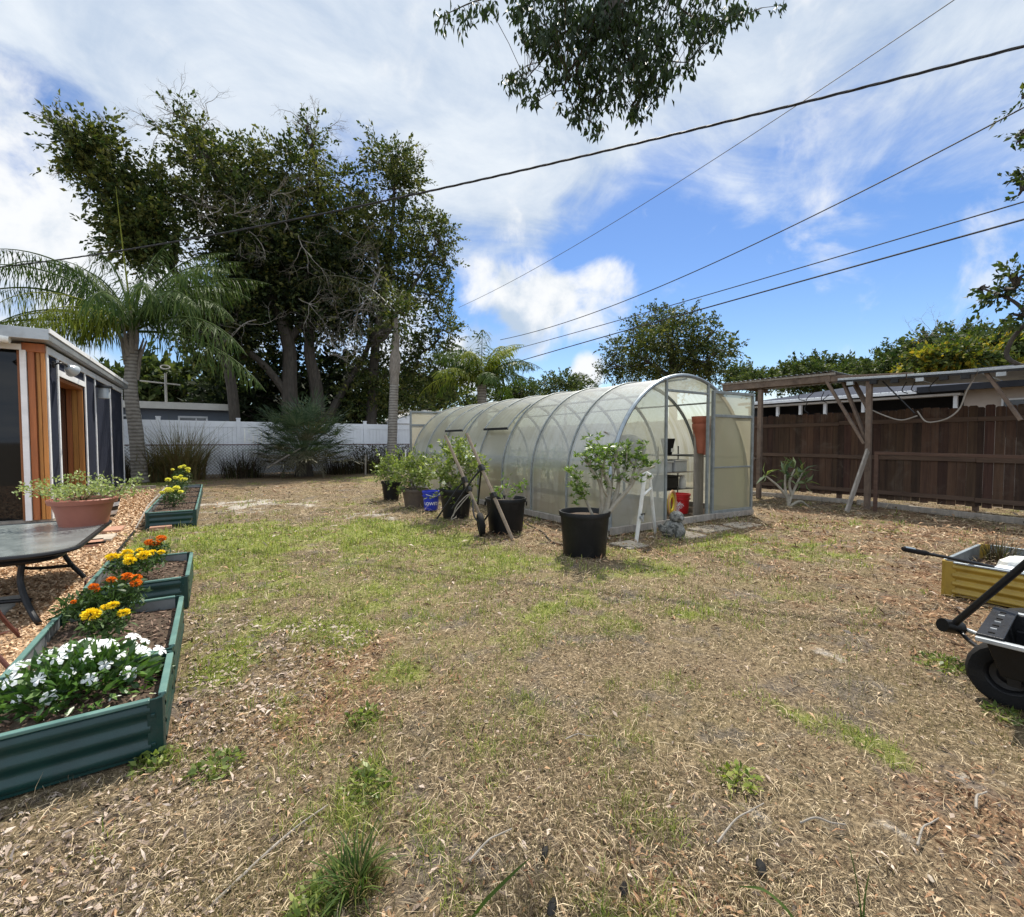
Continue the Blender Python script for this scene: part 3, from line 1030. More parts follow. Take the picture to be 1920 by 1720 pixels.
def pot(root, x, y, z, h, rt, rb, mat, rim=.03, rimh=.05, soil='soil', fill=.06, n=36, handles=False):
    body = MB().lathe([(0, z), (rb, z), (rb + (rt - rb) * .5, z + h * .5), (rt, z + h - rimh)], (x, y, 0), n).build('pot', mat, root, smooth=True)
    MB().lathe([(rt - .001, z + h - rimh), (rt + rim * .7, z + h - rimh), (rt + rim, z + h - .008), (rt + rim * .8, z + h), (rt + rim * .1, z + h), (rt - .012, z + h - .02), (rt - .016 - (rt - rb) * fill / h, z + h - fill - .02)],
               (x, y, 0), n).build('rim', mat, body, smooth=True)
    MB().lathe([(rt - .01 - (rt - rb) * fill / h, z + h - fill - .012), (rt * .6, z + h - fill + .012), (0, z + h - fill + .02)], (x, y, 0), 24,
               wob=lambda a, zz: .02 * math.sin(5 * a)).build('soil', soil, root)
    if handles:
        for s_ in (-1, 1):
            aa = .6
            p0 = Vector((x + s_ * math.cos(aa) * (rt + .02), y - s_ * math.sin(aa) * (rt + .02), z + h - rimh))
            t_ = Vector((math.sin(aa), math.cos(aa), 0))
            MB().tube(spline([p0 - t_ * .06, p0 - t_ * .05 + Vector((0, 0, -.05)), p0 + t_ * .05 + Vector((0, 0, -.05)), p0 + t_ * .06], 4), .012, 6).build('handle', mat, body, smooth=True)
    return body


c = g(150, 988, TZ)
fp = thing('potted_plant', 'wide terracotta plastic pot of pale sprawling herb on the patio table', 'potted plant', (c.x, c.y + .05, TZ))
px_, py_ = c.x, c.y + .18
pot(fp, px_, py_, TZ, .275, .25, .195, 'pot_plum', .035, .05)
st_, tips = MB(), []
for k in range(46):
    a = rng.random() * 6.283
    r = .12 + .30 * rng.random()
    tips.append(Vector((px_ + r * math.cos(a) * 1.1, py_ + r * math.sin(a), TZ + .31 + .22 * rng.random() * (1.1 - r))))
vein_stems(st_, (px_, py_, TZ + .23), tips, .004)
st_.build('stems', 'clump_leaf', fp)
P = np.concatenate([np.array(t_) + rng.normal(size=(26, 3)) * [.05, .05, .026] for t_ in tips])
V, Fa = leaf_quads(P, unitv(len(P), .3), unitv(len(P), .8), .034, .021, .1)
np_mesh('foliage', V, Fa, 'vari_leaf', fp)

ch = thing('patio_chair', 'rust brown metal patio chair leg at left edge by planter bed', 'chair', (-1.6, 4.2, 0))
for fx, fy, tx, ty, tz in [(-1.06, 3.97, -1.26, 4.08, .42), (-1.75, 3.9, -1.65, 4.05, .42), (-1.18, 4.62, -1.3, 4.5, .42), (-1.8, 4.6, -1.68, 4.5, .42)]:
    MB().tube(spline([(tx, ty, tz), (tx * .6 + fx * .4, ty * .6 + fy * .4, .2), (fx, fy, .005)], 5), .013, 8).build('leg', 'rust', ch, smooth=True)
MB().box(-1.72, -1.24, 4.04, 4.52, .42, .45).build('seat', 'rust', ch, bevel=.01)
MB().box(-1.74, -1.70, 4.04, 4.52, .45, .9).build('backrest', 'rust', ch, bevel=.01)
stx = MB().tube([(-1.33, 4.72, .012), (-1.22, 4.79, .014)], .011, 6).build('brown_stick', 'rust', smooth=True)
tag(stx, 'short dark brown stick lying on chips before the table leg', 'stick')
hk = MB().tube([(-.93, 5.2, 0), (-.93, 5.2, .22), (-.91, 5.23, .235), (-.84, 5.4, .235)], .008, 6).build('stake_hook', 'rust', smooth=True)
tag(hk, 'dark bent metal stake beside the third green bed', 'stake')


# ------------------------------------------------------------------ raised beds
def corrug(mb, a, b, z0, h, out, ribs, amp=.014):
    """one corrugated steel side from a to b (xy), bulging along out; both skins"""
    prof = []
    k = 14 * ribs
    for i in range(k + 1):
        t = i / k
        e = (t * ribs) % 1.0
        edge = .06 < t < .95
        prof.append((z0 + h * t, amp * (.5 - .5 * math.cos(2 * math.pi * e)) if edge else 0))
    ins = Vector(out) * -.004
    vs = []
    for s_ in (Vector((0, 0, 0)), ins):
        for z, o in prof:
            for p in (a, b):
                vs.append((p[0] + out[0] * o + s_.x, p[1] + out[1] * o + s_.y, z))
    fs = []
    n = len(prof)
    for L in (0, 1):
        for i in range(n - 1):
            q = [L * 2 * n + 2 * i, L * 2 * n + 2 * i + 1, L * 2 * n + 2 * i + 3, L * 2 * n + 2 * i + 2]
            fs.append(tuple(q if L == 0 else q[::-1]))
    return mb.add(vs, fs)


def raised_bed(label, group, x0, x1, y0, y1, h, mat, inner, rim, ribs=3, fill=.05, soil='soil', post=.05):
    root = thing('raised_bed', label, 'raised bed', ((x0 + x1) / 2, (y0 + y1) / 2, 0), group)
    e = post * .8
    for a, b, out in (((x0 + e, y0), (x1 - e, y0), (0, -1)), ((x1, y0 + e), (x1, y1 - e), (1, 0)), ((x1 - e, y1), (x0 + e, y1), (0, 1)), ((x0, y1 - e), (x0, y0 + e), (-1, 0))):
        corrug(MB(), a, b, .01, h - .012, out, ribs, .024 if ribs == 4 else .014).build('side_panel', mat, root, smooth=True)
        ia = (a[0] - out[0] * .006, a[1] - out[1] * .006)
        ib = (b[0] - out[0] * .006, b[1] - out[1] * .006)
        MB().quad((*ib, .02), (*ia, .02), (*ia, h - .01), (*ib, h - .01)).build('inner_panel', inner, root)
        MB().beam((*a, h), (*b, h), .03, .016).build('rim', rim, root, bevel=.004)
    for x, y, sx, sy in ((x0, y0, -1, -1), (x1, y0, 1, -1), (x1, y1, 1, 1), (x0, y1, -1, 1)):
        pl = [(x - sx * post, y + sy * .010), (x - sx * .02, y + sy * .010), (x + sx * .004, y + sy * .004), (x + sx * .010, y - sy * .02), (x + sx * .010, y - sy * post),
              (x - sx * .002, y - sy * post), (x - sx * .004, y - sy * .02), (x - sx * .02, y - sy * .004), (x - sx * post, y - sy * .002)]
        if sx * sy < 0:
            pl = pl[::-1]
        cp = MB().prism(pl[::-1], 0.0, h + .004).build('corner_post', mat, root)
        for z in (h * .25, h * .75):
            MB().obb((x - sx * post * .6, y + sy * .014, z), (.008, 0, 0), (0, .004, 0), (0, 0, .008)).build('bolt', mat, cp, bevel=.003)
    # soil with an uneven top
    nx_, ny_ = 16, 20
    xs, ys = np.linspace(x0 + .012, x1 - .012, nx_), np.linspace(y0 + .012, y1 - .012, ny_)
    X2, Y2 = np.meshgrid(xs, ys, indexing='ij')
    Z2 = h - fill - .03 + .05 * (fbm(X2 * 5, Y2 * 5, 3) - .5) + .025 * np.sin((X2 - x0) / (x1 - x0) * math.pi)
    i2, j2 = np.meshgrid(np.arange(nx_ - 1), np.arange(ny_ - 1), indexing='ij')
    v_ = (i2 * ny_ + j2).ravel()
    so = np_mesh('soil', np.stack([X2.ravel(), Y2.ravel(), Z2.ravel()], 1), np.stack([v_, v_ + ny_, v_ + ny_ + 1, v_ + 1], 1), soil, root, smooth=True)
    n = int(900 * (x1 - x0) * (y1 - y0)) + 200
    P = np.stack([x0 + .02 + (x1 - x0 - .04) * rng.random(n), y0 + .02 + (y1 - y0 - .04) * rng.random(n), np.zeros(n)], 1)
    P[:, 2] = h - fill - .03 + .05 * (fbm(P[:, 0] * 5, P[:, 1] * 5, 3) - .5) + .025 * np.sin((P[:, 0] - x0) / (x1 - x0) * math.pi) + .008
    D = unitv(n) * [1, 1, .3]
    D /= np.linalg.norm(D, axis=1, keepdims=True)
    V, Fa = leaf_quads(P, D, unitv(n, 2.0), .02 + .035 * rng.random(n), .012, 0)
    mu = np_mesh('mulch', V, Fa, 'chip_dark' if soil == 'soil' else 'chip_grey', so)
    tag(mu, kind='stuff')
    return root


BEDS = 'green metal raised beds in a row'
raised_bed('dark green corrugated bed filled by a mound of white flowers', BEDS, -.93, -.215, 2.53, 3.07, .26, 'green_paint', 'galvanised', 'sky_sheen_rim')
raised_bed('green corrugated bed directly behind the white flowers, with marigolds and bare soil', BEDS, -.87, -.215, 3.11, 4.14, .26, 'green_paint', 'galvanised', 'sky_sheen_rim')
raised_bed('green corrugated bed holding a mound of yellow marigolds, beside table legs', BEDS, -.85, -.205, 4.70, 5.72, .26, 'green_paint', 'galvanised', 'sky_sheen_rim')
fb = raised_bed('long far green bed propped on a brick, with straps across and tall pale marigold', BEDS, -.92, -.26, 9.25, 14.6, .26, 'green_paint', 'galvanised', 'sky_sheen_rim')
for y in (10.3, 11.4, 12.5, 13.6):
    MB().beam((-.92, y, .27), (-.26, y, .27), .05, .012).build('cross_strap', 'black_metal', fb)
bk = MB().box(-.86, -.58, 9.05, 9.2, -.005, .055).build('brick', 'paver_red', bevel=.006)
tag(bk, 'pinkish brick on the ground before the far green bed', 'brick')
stk = MB().tube([(-1.05, 9.3, .02), (-.95, 9.9, .3), (-.93, 11.5, .33), (-.93, 13.5, .36)], .014, 6).build('bamboo_cane', 'weathered', smooth=True)
tag(stk, 'long pale cane lying along left rim of the far bed', 'cane')
yb = raised_bed('mustard yellow corrugated raised bed with grey inside behind garden cart', 'yellow bed', 5.57, 6.82, -1.6, 1.33, .31, 'yellow_paint', 'galvanised', 'galvanised', ribs=4, fill=.11, soil='soil', post=.09)
bagm = MB()
c = Vector((6.05, .92, .23))
bagm.lathe([(0, -.06), (.10, -.04), (.15, .02), (.13, .09), (.07, .13), (0, .14)], c, 16, wob=lambda a, z: .16 * math.sin(3 * a + 9 * z) + .1 * math.sin(7 * a + 21 * z))
tag(bagm.build('white_bag', 'bag', smooth=True), 'crumpled white plastic bag inside the yellow bed', 'bag')
n = 1500
P = np.stack([5.62 + 1.15 * rng.random(n), -.6 + 1.88 * rng.random(n), .205 + .03 * rng.random(n)], 1)
D = unitv(n) * [1, 1, .35]
D /= np.linalg.norm(D, axis=1, keepdims=True)
V, Fa = leaf_quads(P, D, unitv(n, 1.2), .05 + .05 * rng.random(n), .008, .1)
o = np_mesh('dry_stems', V, Fa, 'straw', yb)
tag(o, kind='stuff')
bd = MB().beam((5.75, 1.02, .30), (5.72, -.5, .29), .14, .02).build('white_board', 'white_vinyl', bevel=.004)
tag(bd, 'white plank lying just inside yellow bed near rim', 'board')
sv = thing('garden_tool', 'long black tool handle resting across corner of the yellow bed', 'tool', (5.6, 1.2, .3))
A_, B_ = atX(1834, 1057, 5.62), atX(1692, 1029, 5.12)
MB().tube([A_ + (A_ - B_) * 1.1 + Vector((0, 0, -.02)), A_, A_.lerp(B_, .72)], .014, 10).build('shaft', 'black_metal', sv, smooth=True)
MB().tube([A_.lerp(B_, .66), A_.lerp(B_, .7), A_.lerp(B_, .98), B_], [.018, .024, .022, .016], 12).build('grip', 'rubber', sv, smooth=True)
MB().tube([A_.lerp(B_, .84) + Vector((0, 0, .012)), A_.lerp(B_, .97) + Vector((0, 0, .012))], .016, 10).build('grip_highlight', 'galvanised', sv, smooth=True)  # metal strip on the grip's upper side stands in for its highlight

# ------------------------------------------------------------------ greenhouse
GX, GR, GZ, GY0, GDY, GN = 6.8, 1.8, .70, 4.95, 1.03, 8
GY1 = GY0 + GDY * GN
gh = thing('greenhouse', 'arched polycarbonate tunnel greenhouse with open front door', 'greenhouse', (GX, GY0, 0))


def arch(off=0.0, n=28, a0=0.0, a1=math.pi, legs=True, base=.06):
    r = GR + off
    pts = [(GX - r * math.cos(a0 + (a1 - a0) * k / n), GZ + r * math.sin(a0 + (a1 - a0) * k / n)) for k in range(n + 1)]
    if legs:
        pts = [(GX - r, base)] + pts + [(GX + r, base)]
    return pts


def sheet(pts, ya, yb, name, mat, parent):
    vs = [(x, y, z) for x, z in pts for y in (ya, yb)]
    fs = [(2 * i, 2 * i + 1, 2 * i + 3, 2 * i + 2) for i in range(len(pts) - 1)]
    return MB().add(vs, fs).build(name, mat, parent, smooth=True)


for i in range(GN):
    ya, yb_ = GY0 + i * GDY + .004, GY0 + (i + 1) * GDY - .004
    if i in (3, 5):
        ac = math.asin((1.62 - GZ) / GR)
        sheet(arch(0, 10, 0, ac, False) if False else [(GX - GR, .06)] + arch(0, 10, 0, ac, False), ya, yb_, 'side_panel', 'polycarb_old' if i == 3 else 'polycarb', gh)
        sheet(arch(0, 22, ac, math.pi, False) + [(GX + GR, .06)], ya, yb_, 'roof_panel', 'polycarb', gh)
        au = math.asin((2.16 - GZ) / GR)
        fl_ = [(x + .0 - .09 * (1 - t), z + .02 + .02 * (1 - t)) for t, (x, z) in ((k / 8, arch(.02, 8, ac, au, False)[k]) for k in range(9))]
        vt = sheet(fl_, ya + .03, yb_ - .03, 'vent_flap', 'polycarb', gh)
        MB().beam((fl_[0][0], ya + .02, fl_[0][1]), (fl_[0][0], yb_ - .02, fl_[0][1]), .035, .05).build('vent_frame', 'black_metal', vt)
        for yy in (ya + .03, yb_ - .03):
            MB().tube([(x, yy, z) for x, z in fl_], .016, 6).build('vent_frame', 'gh_frame', vt, smooth=True)
    else:
        sheet(arch(), ya, yb_, 'roof_panel', 'polycarb', gh)
for i in range(GN + 1):
    y = GY0 + i * GDY
    big = i == 0
    MB().tube([(x, y, z) for x, z in arch(.018 if big else .008, 36)], .034 if big else .016, 8).build('arch_rib', 'galvanised' if big else 'gh_frame', gh, smooth=True)
    if 0 < i < GN:
        MB().tube([(x, y, z) for x, z in arch(-.035, 30)], .02, 6).build('inner_rib', 'gh_frame', gh, smooth=True)
for a in (math.asin((1.10 - GZ) / GR), math.asin((2.15 - GZ) / GR), math.pi / 2, math.pi - math.asin((2.15 - GZ) / GR), math.pi - math.asin((1.10 - GZ) / GR)):
    x, z = GX - (GR - .03) * math.cos(a), GZ + (GR - .03) * math.sin(a)
    MB().tube([(x, GY0 + .02, z), (x, GY1 - .02, z)], .018, 6).build('purlin', 'gh_frame', gh, smooth=True)
for x in (GX - GR - .01, GX + GR + .01):
    MB().beam((x, GY0, .05), (x, GY1, .05), .07, .12).build('base_board', 'weathered', gh, bevel=.005)
MB().beam((GX - GR - .05, GY0 - .06, .055), (8.7, GY0 - .06, .055), .06, .11).build('base_board', 'weathered', gh, bevel=.005)
MB().beam((GX - GR, GY1 + .05, .05), (GX + GR, GY1 + .05, .05), .06, .12).build('base_board', 'weathered', gh, bevel=.005)
P1, P2, HD = 6.24, 7.37, 2.24


def zarch(x):
    return GZ + math.sqrt(max((GR) ** 2 - (x - GX) ** 2, 0))


def endwall(y, full):
    secs = [(GX - GR + .002, P1), (P2, GX + GR - .002)] + ([(P1, P2)] if full else [])
    for xa, xb in secs:
        xs = np.linspace(xa, xb, 18)
        poly = [(xa, y, .1)] + [(xb, y, .1)] + [(float(x), y, zarch(float(x)) - .01) for x in xs[::-1]]
        MB().quad(*poly).build('end_panel', 'polycarb_clear' if xa < P1 and not full else 'polycarb', gh)
    if not full:
        xs = np.linspace(P1, P2, 14)
        MB().quad((P1, y, HD), (P2, y, HD), *[(float(x), y, zarch(float(x)) - .01) for x in xs[::-1]]).build('end_panel', 'polycarb_clear', gh)


endwall(GY0 - .004, False)
endwall(GY1 + .004, True)
for x in (P1, P2):
    MB().box(x - .022, x + .022, GY0 - .03, GY0 + .01, .1, zarch(x)).build('door_post', 'gh_frame', gh, bevel=.004)
MB().box(P1 + .022, P2 - .022, GY0 - .028, GY0 + .008, HD - .02, HD + .02).build('door_header', 'gh_frame', gh, bevel=.004)


def gh_door(h, f, z0, z1, bars, y_sign=1):
    h, f = Vector((*h, 0)), Vector((*f, 0))
    d = thing_part = bpy.data.objects.new('door', None)
    COL.objects.link(d)
    d.parent = gh
    ORG[d.name] = ORG[gh.name]
    up = Vector((0, 0, 1))
    ax = (f - h).normalized()
    n_ = ax.cross(up)
    for z in bars:
        MB().beam(h + up * z, f + up * z, .022 if z == bars[1] else .05, .028 if z == bars[1] else .05).build('door_rail', 'gh_frame', d, bevel=.004)
    for p in (h, f):
        MB().beam(p + up * (z0 - .025), p + up * (z1 + .025), .052, .052).build('door_stile', 'gh_frame', d, bevel=.004)
    q = MB().quad(h + up * z0, f + up * z0, f + up * z1, h + up * z1)
    q.build('door_pane', 'polycarb_old', d)
    return d


dr = gh_door((7.47, 4.90), (8.60, 4.83), .13, 2.28, (.13, .93, 1.86, 2.28))
MB().beam((7.5, 4.865, .055), (8.62, 4.80, .055), .05, .10).build('door_foot', 'weathered', dr, bevel=.004)
gh_door((6.2, GY1 + .08), (5.03, GY1 + .14), .1, 2.30, (.1, 1.0, 1.9, 2.30))
# soft goods and stock inside
inb = 7.36
wbd = MB().box(7.40, 7.66, 5.2, 5.24, 0.012, 1.62).build('timber_board', 'weathered', bevel=.006)
tag(wbd, 'upright weathered timber board just inside the greenhouse doorway', 'board')
wp = thing('wall_planter', 'stack of terracotta half round wall planters hung inside greenhouse doorway', 'planter', (7.5, 5.15, 1.2))
for k, (zz, yy, xx, r_) in enumerate([(1.86, 5.19, 7.56, .17), (1.72, 5.17, 7.53, .16), (1.70, 5.10, 7.55, .10)]):
    m = MB()
    pr = [(0, -.55), (r_ * .5, -.54), (r_ * .78, -.33), (r_ * .95, -.11), (r_, -.10), (r_ * 1.06, 0), (r_ * .94, 0), (r_ * .85, -.1)]
    m.lathe(pr, (xx, yy, zz), 20)
    m.build('planter_shell', 'terracotta', wp, smooth=True)
rk = thing('shelf_rack', 'dark wire shelf rack inside greenhouse', 'shelf', (7.9, 6.4, 0))
SX0, SX1, SY0, SY1 = 7.35, 8.50, 6.0, 6.4
for x in (SX0, SX1):
    for y in (SY0, SY1):
        MB().tube([(x, y, .012), (x, y, 1.30)], .014, 6).build('upright', 'black_metal', rk, smooth=True)
for z in (.42, .77, 1.13):
    MB().box(SX0, SX1, SY0, SY1, z - .015, z).build('shelf', 'weathered' if z == .77 else 'black_metal', rk)
for x, w_, z, h_, mat, nm, lab, cat in [(7.66, .20, .77, .24, 'tub', 'storage_tub', 'clear plastic tub on middle greenhouse rack shelf beneath the black square pot', 'tub'),
                                        (8.12, .22, .77, .27, 'tub', 'storage_tub', 'clear plastic tub on middle greenhouse rack shelf closest to the timber board', 'tub'),
                                        (7.75, .30, .42, .30, 'black_plastic', 'seed_tray_stack', 'stack of black plastic trays low on the greenhouse rack', 'trays')]:
    r_ = thing(nm, lab, cat, (x, 6.15, z))
    MB().prism([(x - w_ * .9, 6.04), (x + w_ * .9, 6.04), (x + w_ * .9, 6.32), (x - w_ * .9, 6.32)], z + .001, z + h_ * .85).build('tray', mat, r_, bevel=.015)
    MB().box(x - w_, x + w_, 6.01, 6.35, z + h_ * .85, z + h_ * .94).build('lid', 'white_plastic' if mat == 'tub' else mat, r_, bevel=.008)
q_ = thing('white_jar', 'small white jar low on the greenhouse rack beside trays', 'jar', (8.25, 6.1, .42))
MB().lathe([(0, .421), (.075, .421), (.075, .60), (.05, .64)], (8.25, 6.1, 0), 16).build('jar_body', 'white_plastic', q_, smooth=True)
MB().lathe([(.055, .64), (.055, .69), (0, .695)], (8.25, 6.1, 0), 16).build('lid', 'white_plastic', q_, smooth=True)
q_ = thing('black_planter', 'tall square black nursery pot with white label on greenhouse rack top', 'pot', (7.83, 6.15, 1.13))
MB().lathe([(0, 1.131), (.09, 1.131), (.15, 1.42), (.155, 1.42), (.155, 1.46), (.14, 1.46), (.13, 1.36), (0, 1.35)], (0, 0, 0), 4).xform(Matrix.Translation((7.83, 6.15, 0)) @ Matrix.Rotation(rad(12), 4, 'Z')).build('pot', 'black_plastic', q_, bevel=.006)
MB().box(7.79, 7.87, 6.028, 6.035, 1.19, 1.26).build('label_tag', 'white_plastic', q_)
for x, y, w_, z, mat, lab in [(5.45, 6.4, .30, .6, 'brown_wood', 'blurred brown timber bench behind the greenhouse side panels'), (8.1, 8.3, .35, .7, 'brown_wood', 'long timber bench along far greenhouse side')]:
    b_ = thing('potting_bench', lab, 'bench', (x, y, 0))
    for yy in (y, y + 1.4, y + 3.0):
        for xx in (x - w_ * .8, x + w_ * .8):
            MB().box(xx - .03, xx + .03, yy - .03, yy + .03, .012, z).build('leg', mat, b_)
    MB().box(x - w_, x + w_, y - .1, y + 3.1, z, z + .04).build('bench_top', mat, b_)
for k, (x, y, s_, z) in enumerate([(5.5, 6.8, .12, .64), (5.45, 7.5, .15, .64), (5.4, 8.3, .12, .64), (5.5, 9.0, .14, .64), (8.1, 8.9, .14, .74), (8.05, 10.0, .14, .74)]):
    r_ = thing('potted_seedling', 'leafy seedling in terracotta pot on a bench inside greenhouse', 'potted plant', (x, y, z), 'seedlings on the greenhouse benches')
    pot(r_, x, y, z + .001, .2, s_, s_ * .75, 'terracotta', .012, .04, n=18)
    n = 160
    P = np.array([x, y, z + .34]) + rng.normal(size=(n, 3)) * [.12, .12, .1]
    V, Fa = leaf_quads(P, unitv(n, .3), unitv(n, .8), .09, .05, .1)
    np_mesh('foliage', V, Fa, 'shrub_leaf', r_)
sk = thing('hanging_sack', 'olive grey sack hanging behind the greenhouse front panel', 'sack', (5.72, 5.1, 1.4))
MB().lathe([(0, 1.02), (.10, 1.03), (.22, 1.12), (.27, 1.28), (.24, 1.42), (.12, 1.50), (0, 1.52)], (5.72, 5.28, 0), 18, wob=lambda a, z: .12 * math.sin(2 * a + 8 * z)).build('sack_body', 'stone', sk, smooth=True)
MB().tube([(5.15, 5.25, 1.55), (5.45, 5.26, 1.47), (5.72, 5.28, 1.5), (6.1, 5.28, 1.4)], .015, 6).build('cord', 'cord', sk)


def wrap_text(body, size, cx, cy, R, z, az, mat, parent, rot=0.0, dx=0.0, taperk=0.0):
    """lettering laid round a bucket, facing azimuth az"""
    cu = bpy.data.curves.new('lettering', 'FONT')
    cu.body = body
    cu.size = size
    cu.align_x = 'CENTER'
    cu.align_y = 'CENTER'
    cu.space_line = .8
    cu.offset = size * .02
    cu.resolution_u = 3
    o = bpy.data.objects.new('lettering', cu)
    COL.objects.link(o)
    dg = bpy.context.evaluated_depsgraph_get()
    me = bpy.data.meshes.new_from_object(o.evaluated_get(dg))
    bpy.data.objects.remove(o)
    vs = []
    for v in me.vertices:
        u, w = v.co.x, v.co.y
        u, w = u * math.cos(rot) - w * math.sin(rot), u * math.sin(rot) + w * math.cos(rot)
        u += dx
        r = R + taperk * w + .003
        a = az + u / R
        vs.append((cx + r * math.cos(a), cy + r * math.sin(a), z + w))
    return MB().add(vs, [tuple(p.vertices) for p in me.polygons]).build('lettering', mat, parent)


def bucket(name, label, x, y, h, rt, rb, mat):
    r_ = thing(name, label, 'bucket', (x, y, .012))
    b_ = MB().lathe([(0, .013), (rb, .013), (rb + .004, .03), (rt, h)], (x, y, 0), 32).build('body', mat, r_, smooth=True)
    MB().lathe([(rt, h - .11), (rt + .014, h - .105), (rt + .014, h - .085), (rt, h - .08), (rt, h - .05), (rt + .014, h - .045), (rt + .016, h), (rt - .008, h), (rt - .02, h - .2), (0, h - .21)], (x, y, 0), 32).build('rim', mat, b_, smooth=True)
    return r_


az = lambda x, y: math.atan2(-y, -x)
c = g(1275, 963)
rbk = bucket('red_bucket', 'bright red bucket with white diagonal lettering on greenhouse floor', c.x, c.y, .39, .175, .145, 'red_plastic')
wrap_text('THE\nHOME\nDEPOT', .072, c.x, c.y, .158, .16, az(c.x, c.y), 'lettering_white', rbk, rot=rad(42), dx=-.055, taperk=.08)
c = g(811, 957)
bbk = bucket('blue_bucket', 'royal blue bucket with white lettering between lawn pots', c.x - .03, c.y, .40, .165, .135, 'blue_plastic')
wrap_text("LOWE'S", .085, c.x - .03, c.y, .147, .15, az(c.x, c.y), 'lettering_white', bbk, taperk=.08)
MB().lathe([(.1382, .04), (.1400, .065)], (c.x - .03, c.y, 0), 32).build('white_band', 'lettering_white', bbk, smooth=True)
MB().tube(spline([(c.x - .19, c.y - .11, .345), (c.x - .03, c.y - .182, .30), (c.x + .13, c.y - .10, .345)], 6), .006, 6).build('bail', 'white_plastic', bbk, smooth=True)
hr = thing('hose_coil', 'yellow and orange hose coil standing inside the greenhouse door', 'hose', (7.05, 5.35, .012))
for k, (r_, mat) in enumerate([(.19, 'hose_yellow'), (.16, 'hose_yellow'), (.13, 'hose_yellow'), (.22, 'hose_orange'), (.235, 'hose_orange')]):
    MB().tube([(6.98 + r_ * math.cos(a) * .9 + .01 * k, 5.4 + r_ * math.cos(a) * .35, .265 + r_ * math.sin(a)) for a in np.linspace(0, 6.283, 33)[:-1]], .016, 8, closed=True).build('coil', mat, hr, smooth=True)

# stand pipe, statue, pavers before the greenhouse
pv = thing('standpipe', 'white plastic pipe standpipe frame beside the greenhouse front', 'pipe', (4.9, 4.35, 0))
a_, b_ = g(1193, 1016), Vector((4.98, 4.42, .98))
b_ = atD(1213, 890, (Vector(a_).x ** 2 + Vector(a_).y ** 2) ** .5 / 5.42 * 6.35) if False else Vector((5.00, 4.30, .965))
MB().tube([a_, b_], .027, 12).build('riser', 'white_plastic', pv, smooth=True)
e2 = b_ + Vector((.24, .12, -.06))
MB().tube([b_ + Vector((-.02, -.01, .005)), e2], [.036, .034], 12).build('elbow', 'white_plastic', pv, smooth=True)
MB().tube([e2 + Vector((-.03, -.015, .01)), e2 + Vector((.05, .025, -.02))], .042, 12).build('coupling', 'white_plastic', pv, smooth=True)
l2 = Vector((5.62, 4.62, 0))
MB().tube([e2, l2], .022, 10).build('rear_leg', 'white_plastic', pv, smooth=True)
MB().tube([a_.lerp(b_, .66), e2.lerp(l2, .2)], .016, 8).build('brace', 'white_plastic', pv, smooth=True)
fc = a_.lerp(b_, .36)
fa = MB().tube([fc, fc + Vector((-.02, -.07, 0))], .02, 8).tube([fc + Vector((0, -.06, .045)), fc + Vector((0, -.06, -.05))], .016, 8).build('tap', 'grey_metal', pv, smooth=True)
MB().tube([fc + Vector((-.03, -.06, .05)), fc + Vector((.035, -.06, .05))], .01, 8).build('tap_handle', 'black_metal', fa, smooth=True)
c = g(1262, 1006)
st = thing('stone_statue', 'mottled grey stone garden bird figure before greenhouse base board', 'statue', c)
wb_ = lambda a, z: .06 * math.sin(5 * a + 20 * z) + .05 * math.sin(3 * a - 13 * z)
MB().lathe([(0, 0), (.12, .0), (.15, .03), (.165, .09), (.15, .16), (.12, .21), (.085, .235), (0, .24)], c + Vector((0, 0, -.005)), 22, wob=wb_).build('body', 'stone', st, smooth=True)
MB().lathe([(0, .2), (.06, .21), (.10, .25), (.105, .30), (.085, .345), (.05, .37), (0, .375)], c + Vector((.035, -.03, 0)), 18, wob=wb_).build('head', 'stone', st, smooth=True)
MB().lathe([(0, 0), (.018, .01), (.028, .05), (0, .09)], (0, 0, 0), 10).xform(Matrix.Translation(c + Vector((-.03, -.12, .28))) @ Matrix.Rotation(rad(70), 4, 'X')).build('beak', 'stone', st, smooth=True)
MB().tube([c + Vector((-.10, .03, .10)), c + Vector((-.19, .06, .13)), c + Vector((-.23, .08, .19))], [.06, .05, .02], 8).build('tail', 'stone', st, smooth=True)
for px, py, w_, lab in [(1330, 992, .34, 'tan stone paver in front of open greenhouse door'), (1390, 985, .3, 'tan stone paver by foot of the swung open door'), (1180, 1022, .2, 'pale stone paver at the foot of white standpipe'), (1285, 1004, .26, 'tan stone paver right beside the stone figure')]:
    c = g(px, py)
    o = MB().prism([(c.x - w_, c.y - .18), (c.x + w_ * .9, c.y - .2), (c.x + w_, c.y + .17), (c.x - w_ * .92, c.y + .2)], -.03, .014).build('stone_paver', 'paver', bevel=.008)
    tag(o, lab, 'paver', 'flat pavers by the greenhouse')
hz = MB().tube(spline([g(985, 983) + Vector((0, 0, .01)), g(1015, 998) + Vector((0, 0, .012)), g(1035, 1018) + Vector((0, 0, .014)), g(1062, 1022) + Vector((0, 0, .012)), g(1140, 1012) + Vector((0, 0, .012))], 8), .011, 6).build('irrigation_hose', 'rubber', smooth=True)
tag(hz, 'black irrigation hose on ground between two black pots', 'hose')

# ------------------------------------------------------------------ wooden fence along the right side
FX = 12.75
wf = thing('wooden_fence', 'dark brown wooden picket fence with dog ear tops behind the pergola', 'fence', (FX, 8, 0))


